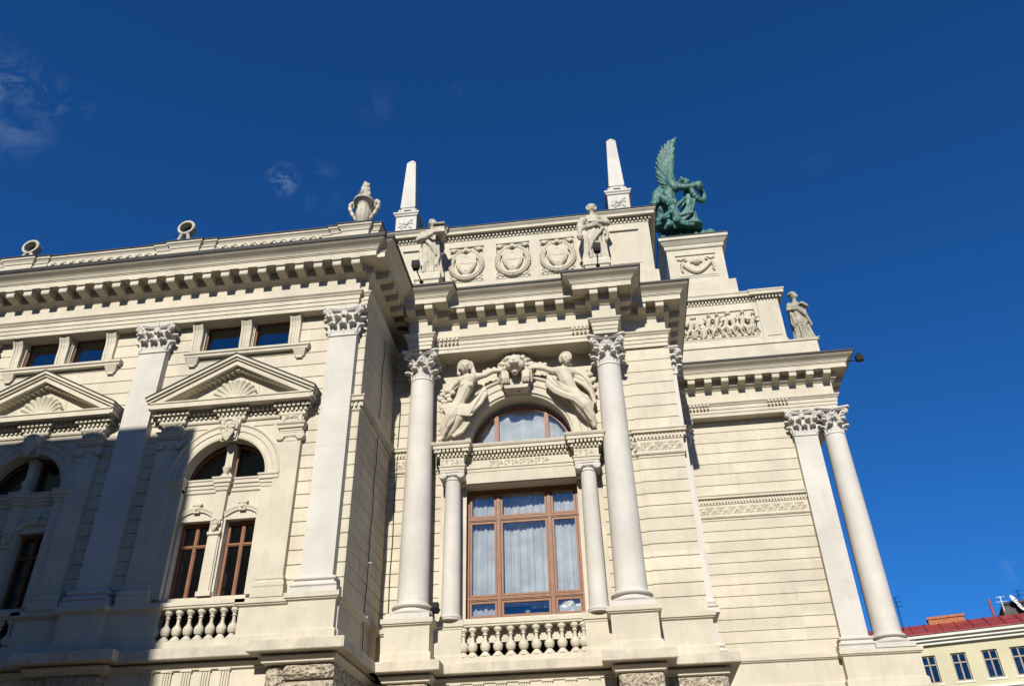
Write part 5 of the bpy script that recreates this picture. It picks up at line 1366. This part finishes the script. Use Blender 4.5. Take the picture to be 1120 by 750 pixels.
# ------------------------------------------------------------------ townhouse on the right, far
def zat(px, py, Z):
    d = _F + (px-560)/FPX*_R - (py-375)/FPX*_U; return Vector((0,0,CAMZ))+d*((Z-CAMZ)/d.z)
A = zat(985,698,15.8); B = zat(1120,682.5,15.8); d = (B-A); d.z = 0; d.normalize(); nrm = Vector((d.y,-d.x,0))   # faces the camera
TH = thing('townhouse', (A.x, A.y, 0), 'pale yellow townhouse with a red metal roof and brick chimney, low at the right', 'building')
def tp(s, o, z): q = A+d*s+nrm*o; return (q.x, q.y, z)
def tbox(mb, s0, s1, o0, o1, z0, z1):
    mb.add([tp(s0,o0,z0),tp(s1,o0,z0),tp(s1,o1,z0),tp(s0,o1,z0),tp(s0,o0,z1),tp(s1,o0,z1),tp(s1,o1,z1),tp(s0,o1,z1)], [(0,3,2,1),(4,5,6,7),(0,1,5,4),(1,2,6,5),(2,3,7,6),(3,0,4,7)])
def tinv(px, py, o=0):
    """distance along the facade and height for a photo point on the facade plane"""
    dd = _F + (px-560)/FPX*_R - (py-375)/FPX*_U; den = dd.x*nrm.x+dd.y*nrm.y; k = ((A.x+nrm.x*o)*nrm.x+(A.y+nrm.y*o)*nrm.y)/den; p = Vector((0,0,CAMZ))+dd*k; q = p-A; return q.x*d.x+q.y*d.y, p.z
LT = 30; wins = []
for px, top_, bot in ((1014,717,740),(1047,713,738),(1081,710,736),(1112,706,734)):
    s, zt_ = tinv(px, top_); wins.append((s, zt_))
w = MB(); zt0 = sum(z for s, z in wins)/len(wins); zb0 = zt0-1.75
xs = [-6]+[v for s, z in wins for v in (s-.47, s+.47)]+[LT]
for i in range(0, len(xs), 2): tbox(w, xs[i], xs[i+1], -.3, 0, 0, 15.2)
for s, z in wins: tbox(w, s-.47, s+.47, -.3, 0, 0, zb0); tbox(w, s-.47, s+.47, -.3, 0, zt0, 15.2)
tbox(w, -6, LT, -10, -.3, 0, 8); tbox(w, -6, LT, -9.9, -9.7, 0, 15.2)
w.build('wall', YELLOW, TH)
w = MB(); tbox(w, -5.9, LT-.1, -1.3, -1.1, 8.1, 15.1); w.build('dark_backing', VOIDM, TH)
for s, z in wins:
    f = MB(); a, b = s-.47, s+.47
    tbox(f, a, a+.09, -.22, -.12, zb0, zt0); tbox(f, b-.09, b, -.22, -.12, zb0, zt0); tbox(f, a, b, -.221, -.121, zt0-.08, zt0); tbox(f, a, b, -.221, -.121, zb0, zb0+.1); tbox(f, s-.045, s+.045, -.222, -.11, zb0, zt0); tbox(f, a, b, -.223, -.115, zt0-.62, zt0-.54)
    fo = f.build('window', FARFR, TH); p = MB(); p.add([tp(a,-.18,zb0),tp(b,-.18,zb0),tp(b,-.18,zt0),tp(a,-.18,zt0)], [(0,1,2,3)]); p.build('pane', GLASSF, fo)
    p = MB(); tbox(p, a-.12, b+.12, .0, .04, zb0-.12, zb0); p.build('sill', TRIMW, TH)
tc_ = MB(); tbox(tc_, -6, LT, 0, .25, 15.15, 15.35); tbox(tc_, -6, LT, 0, .42, 15.35, 15.55); tbox(tc_, -6, LT, 0, .60, 15.55, 15.78); tbox(tc_, -6, LT, 0, .10, zb0-.55, zb0-.40); tc_.build('cornice', TRIMW, TH)
tr = MB(); o0, z0_, o1, z1_ = .68, 15.80, -2.6, 17.12
tr.add([tp(-6,o0,z0_),tp(LT,o0,z0_),tp(LT,o1,z1_),tp(-6,o1,z1_),tp(-6,-10,z0_),tp(LT,-10,z0_),tp(-6,o0,z0_-.05),tp(LT,o0,z0_-.05)], [(0,1,2,3),(3,2,5,4),(0,3,4),(1,5,2),(0,6,7,1)])
s = -5.8
while s < LT:
    a = Vector(tp(s,o0,z0_+.03)); b = Vector(tp(s,o1,z1_+.03)); tr.tube([a,b], .045, n=4); s += .95
tro = tr.build('roof', REDROOF, TH)
s, z = tinv(1035, 677, -2.2)
ch = MB(); tbox(ch, s-1.15, s+1.15, -3.2, -2.3, 16.3, z+.28); tbox(ch, s-1.22, s+1.22, -3.27, -2.23, z+.14, z+.30); ch.build('chimney', BRICK, tro)
s, z = tinv(1083, 668, -1.5); ch = MB(); q = tp(s+.25,-2.4,16.6); ch.tube([q, (q[0],q[1],17.95)], .09, n=10); ch.tube([(q[0],q[1],17.95),(q[0],q[1],18.3)], [.10,.05], n=10); ch.build('flue_pipe', REDROOF, tro)
# dark gable house beyond, with dishes
Q = [tinv(px, py, -3.5) for px, py in ((1104,668),(1120,680),(1106,658))]
s0 = Q[0][0]
NB = thing('neighbour_chimney', tp(s0, -4, 0), 'dark chimney block with sloping gable edge on the roof at the far right edge', 'chimney')
m = MB(); tbox(m, s0-.2, s0+1.6, -5.2, -3.4, 0, Q[2][1]); tbox(m, s0-.3, s0+1.7, -5.3, -3.3, Q[2][1]-.15, Q[2][1]); m.build('stack', LEAD, NB)
m = MB(); m.add([tp(s0-.4,-3.3,Q[0][1]+.4),tp(s0+6,-3.3,Q[1][1]-1.2),tp(s0+6,-3.3,0),tp(s0-.4,-3.3,0),tp(s0-.4,-8,Q[0][1]+.4),tp(s0+6,-8,Q[1][1]-1.2)], [(0,1,2,3),(0,4,5,1)]); m.build('gable', ROOFD, NB)
for px, py, lab in ((1108.5,656,'white satellite dish left of the pair beside the dark chimney'),(1115.5,663,'white satellite dish right of the pair beside the dark chimney')):
    s, z = tinv(px, py, -3.2); c = Vector(tp(s,-3.2,z)); t = thing('satellite_dish', tuple(c), lab, 'satellite dish', 'satellite dishes on the far roof')
    m = MB(); ax = (nrm*.55+d*.75+Vector((0,0,.35))).normalized(); rot = ax.to_track_quat('Z','Y').to_matrix()
    vs = []; n = 20
    for r_, hh in ((0.001,0),(.18,.015),(.29,.05),(.37,.09),(.37,.07),(.29,.02),(.001,-.04)):
        for i in range(n): a = 2*math.pi*i/n; vs.append(c+rot@Vector((r_*math.cos(a), r_*math.sin(a), hh)))
    m.add(vs, [(j*n+i,j*n+(i+1)%n,(j+1)*n+(i+1)%n,(j+1)*n+i) for j in range(6) for i in range(n)]); m.build('dish', DISHM, t, smooth=True)
    m = MB(); m.tube([c-ax*.05, c-ax*.3, c-ax*.3-Vector((0,0,.9))], .035, n=6); m.tube([c, c+ax*.45], .02, n=6); m.build('mount', IRON, t)
def antenna(px, pyb, pyt, o, lab, nb=4, white=False):
    s, zb_ = tinv(px, pyb, o); s2, zt_ = tinv(px-0, pyt, o); b = Vector(tp(s,o,zb_)); tpv = Vector(tp(s,o,zt_))
    t = thing('tv_antenna', tuple(b), lab, 'antenna'); m = MB(); m.tube([b,tpv], .03, n=6); mm = DISHM if white else IRON; m.build('mast', mm, t)
    e = MB()
    for k in range(nb):
        z = tpv.z-.05-k*.32; L = .28+.06*k; e.tube([tuple(Vector((tpv.x,tpv.y,z))-d*L), tuple(Vector((tpv.x,tpv.y,z))+d*L)], .018, n=5)
    e.build('element', mm, t)
antenna(990, 694, 651, -1.2, 'thin dark antenna mast rising beside the right column against the sky', 3)
antenna(1099, 668, 651, -3.0, 'pale antenna mast just left of the satellite dishes', 2, True)
antenna(1119, 664, 644, -3.4, 'small dark antenna in the right corner, beyond the satellite dishes', 2)
# ------------------------------------------------------------------ tall house across the street (behind the camera): throws the shadow on the left bays
YH = 4.0
hz = 13.15+ (20.1-YH)*math.tan(R(SUN_EL)); ex = -11.62-SUN_X*(20.1-YH)
OH = thing('tall_house', (ex-15, -6, 0), 'tall plain house beside the viewer, whose shadow falls on the left bays', 'building')
m = MB(); m.box(ex-34, ex, -16, YH, 0, hz); m.build('wall', YELLOW, OH)
m = MB(); m.box(ex-34.1, ex+.08, -16.1, YH+.08, hz-.5, hz+.002); m.build('cornice', TRIMW, OH)
m = MB()
for i in range(9):
    for j in range(5): m.box(ex-32.6+i*3.6, ex-31.4+i*3.6, YH-.04, YH+.02, 2.0+j*4.0, 4.2+j*4.0)
m.build('window_row', GLASSD, OH)

# ------------------------------------------------------------------ unseen houses added behind the viewer to shade the low sky, reflected in panes
for i, (x0, x1, h) in enumerate(((-60,-30,17),(-29.5,-9,20),(-8.5,6,23.5),(6.5,24,21),(24.5,50,18))):
    hs = thing('sky_shade_house', ((x0+x1)/2, -40, 0), ('narrow' if x1-x0 < 16 else 'wide')+' house %s added unseen behind the viewer to shade the low sky' % ('with the highest gable','of medium height','of low height')[0 if h > 23 else (1 if h > 19 else 2)], 'building', 'houses added unseen behind the viewer')
    m = MB(); m.box(x0, x1, -48, -36, 0, h); m.build('wall', YELLOW, hs)
    m = MB(); m.prism_x([(-48.3,h),(-35.6,h),(-42,h+3.2)], x0-.2, x1+.2); m.build('roof', REDROOF, hs)
    n = int((x1-x0)/3.2); 
    for k in range(n):
        for j in range(4):
            xx = x0+(x1-x0)*(k+.5)/n; m = MB(); m.box(xx-.55, xx+.55, -36.02, -35.97, 1.4+j*4, 3.5+j*4); m.build('window', GLASSD, hs)
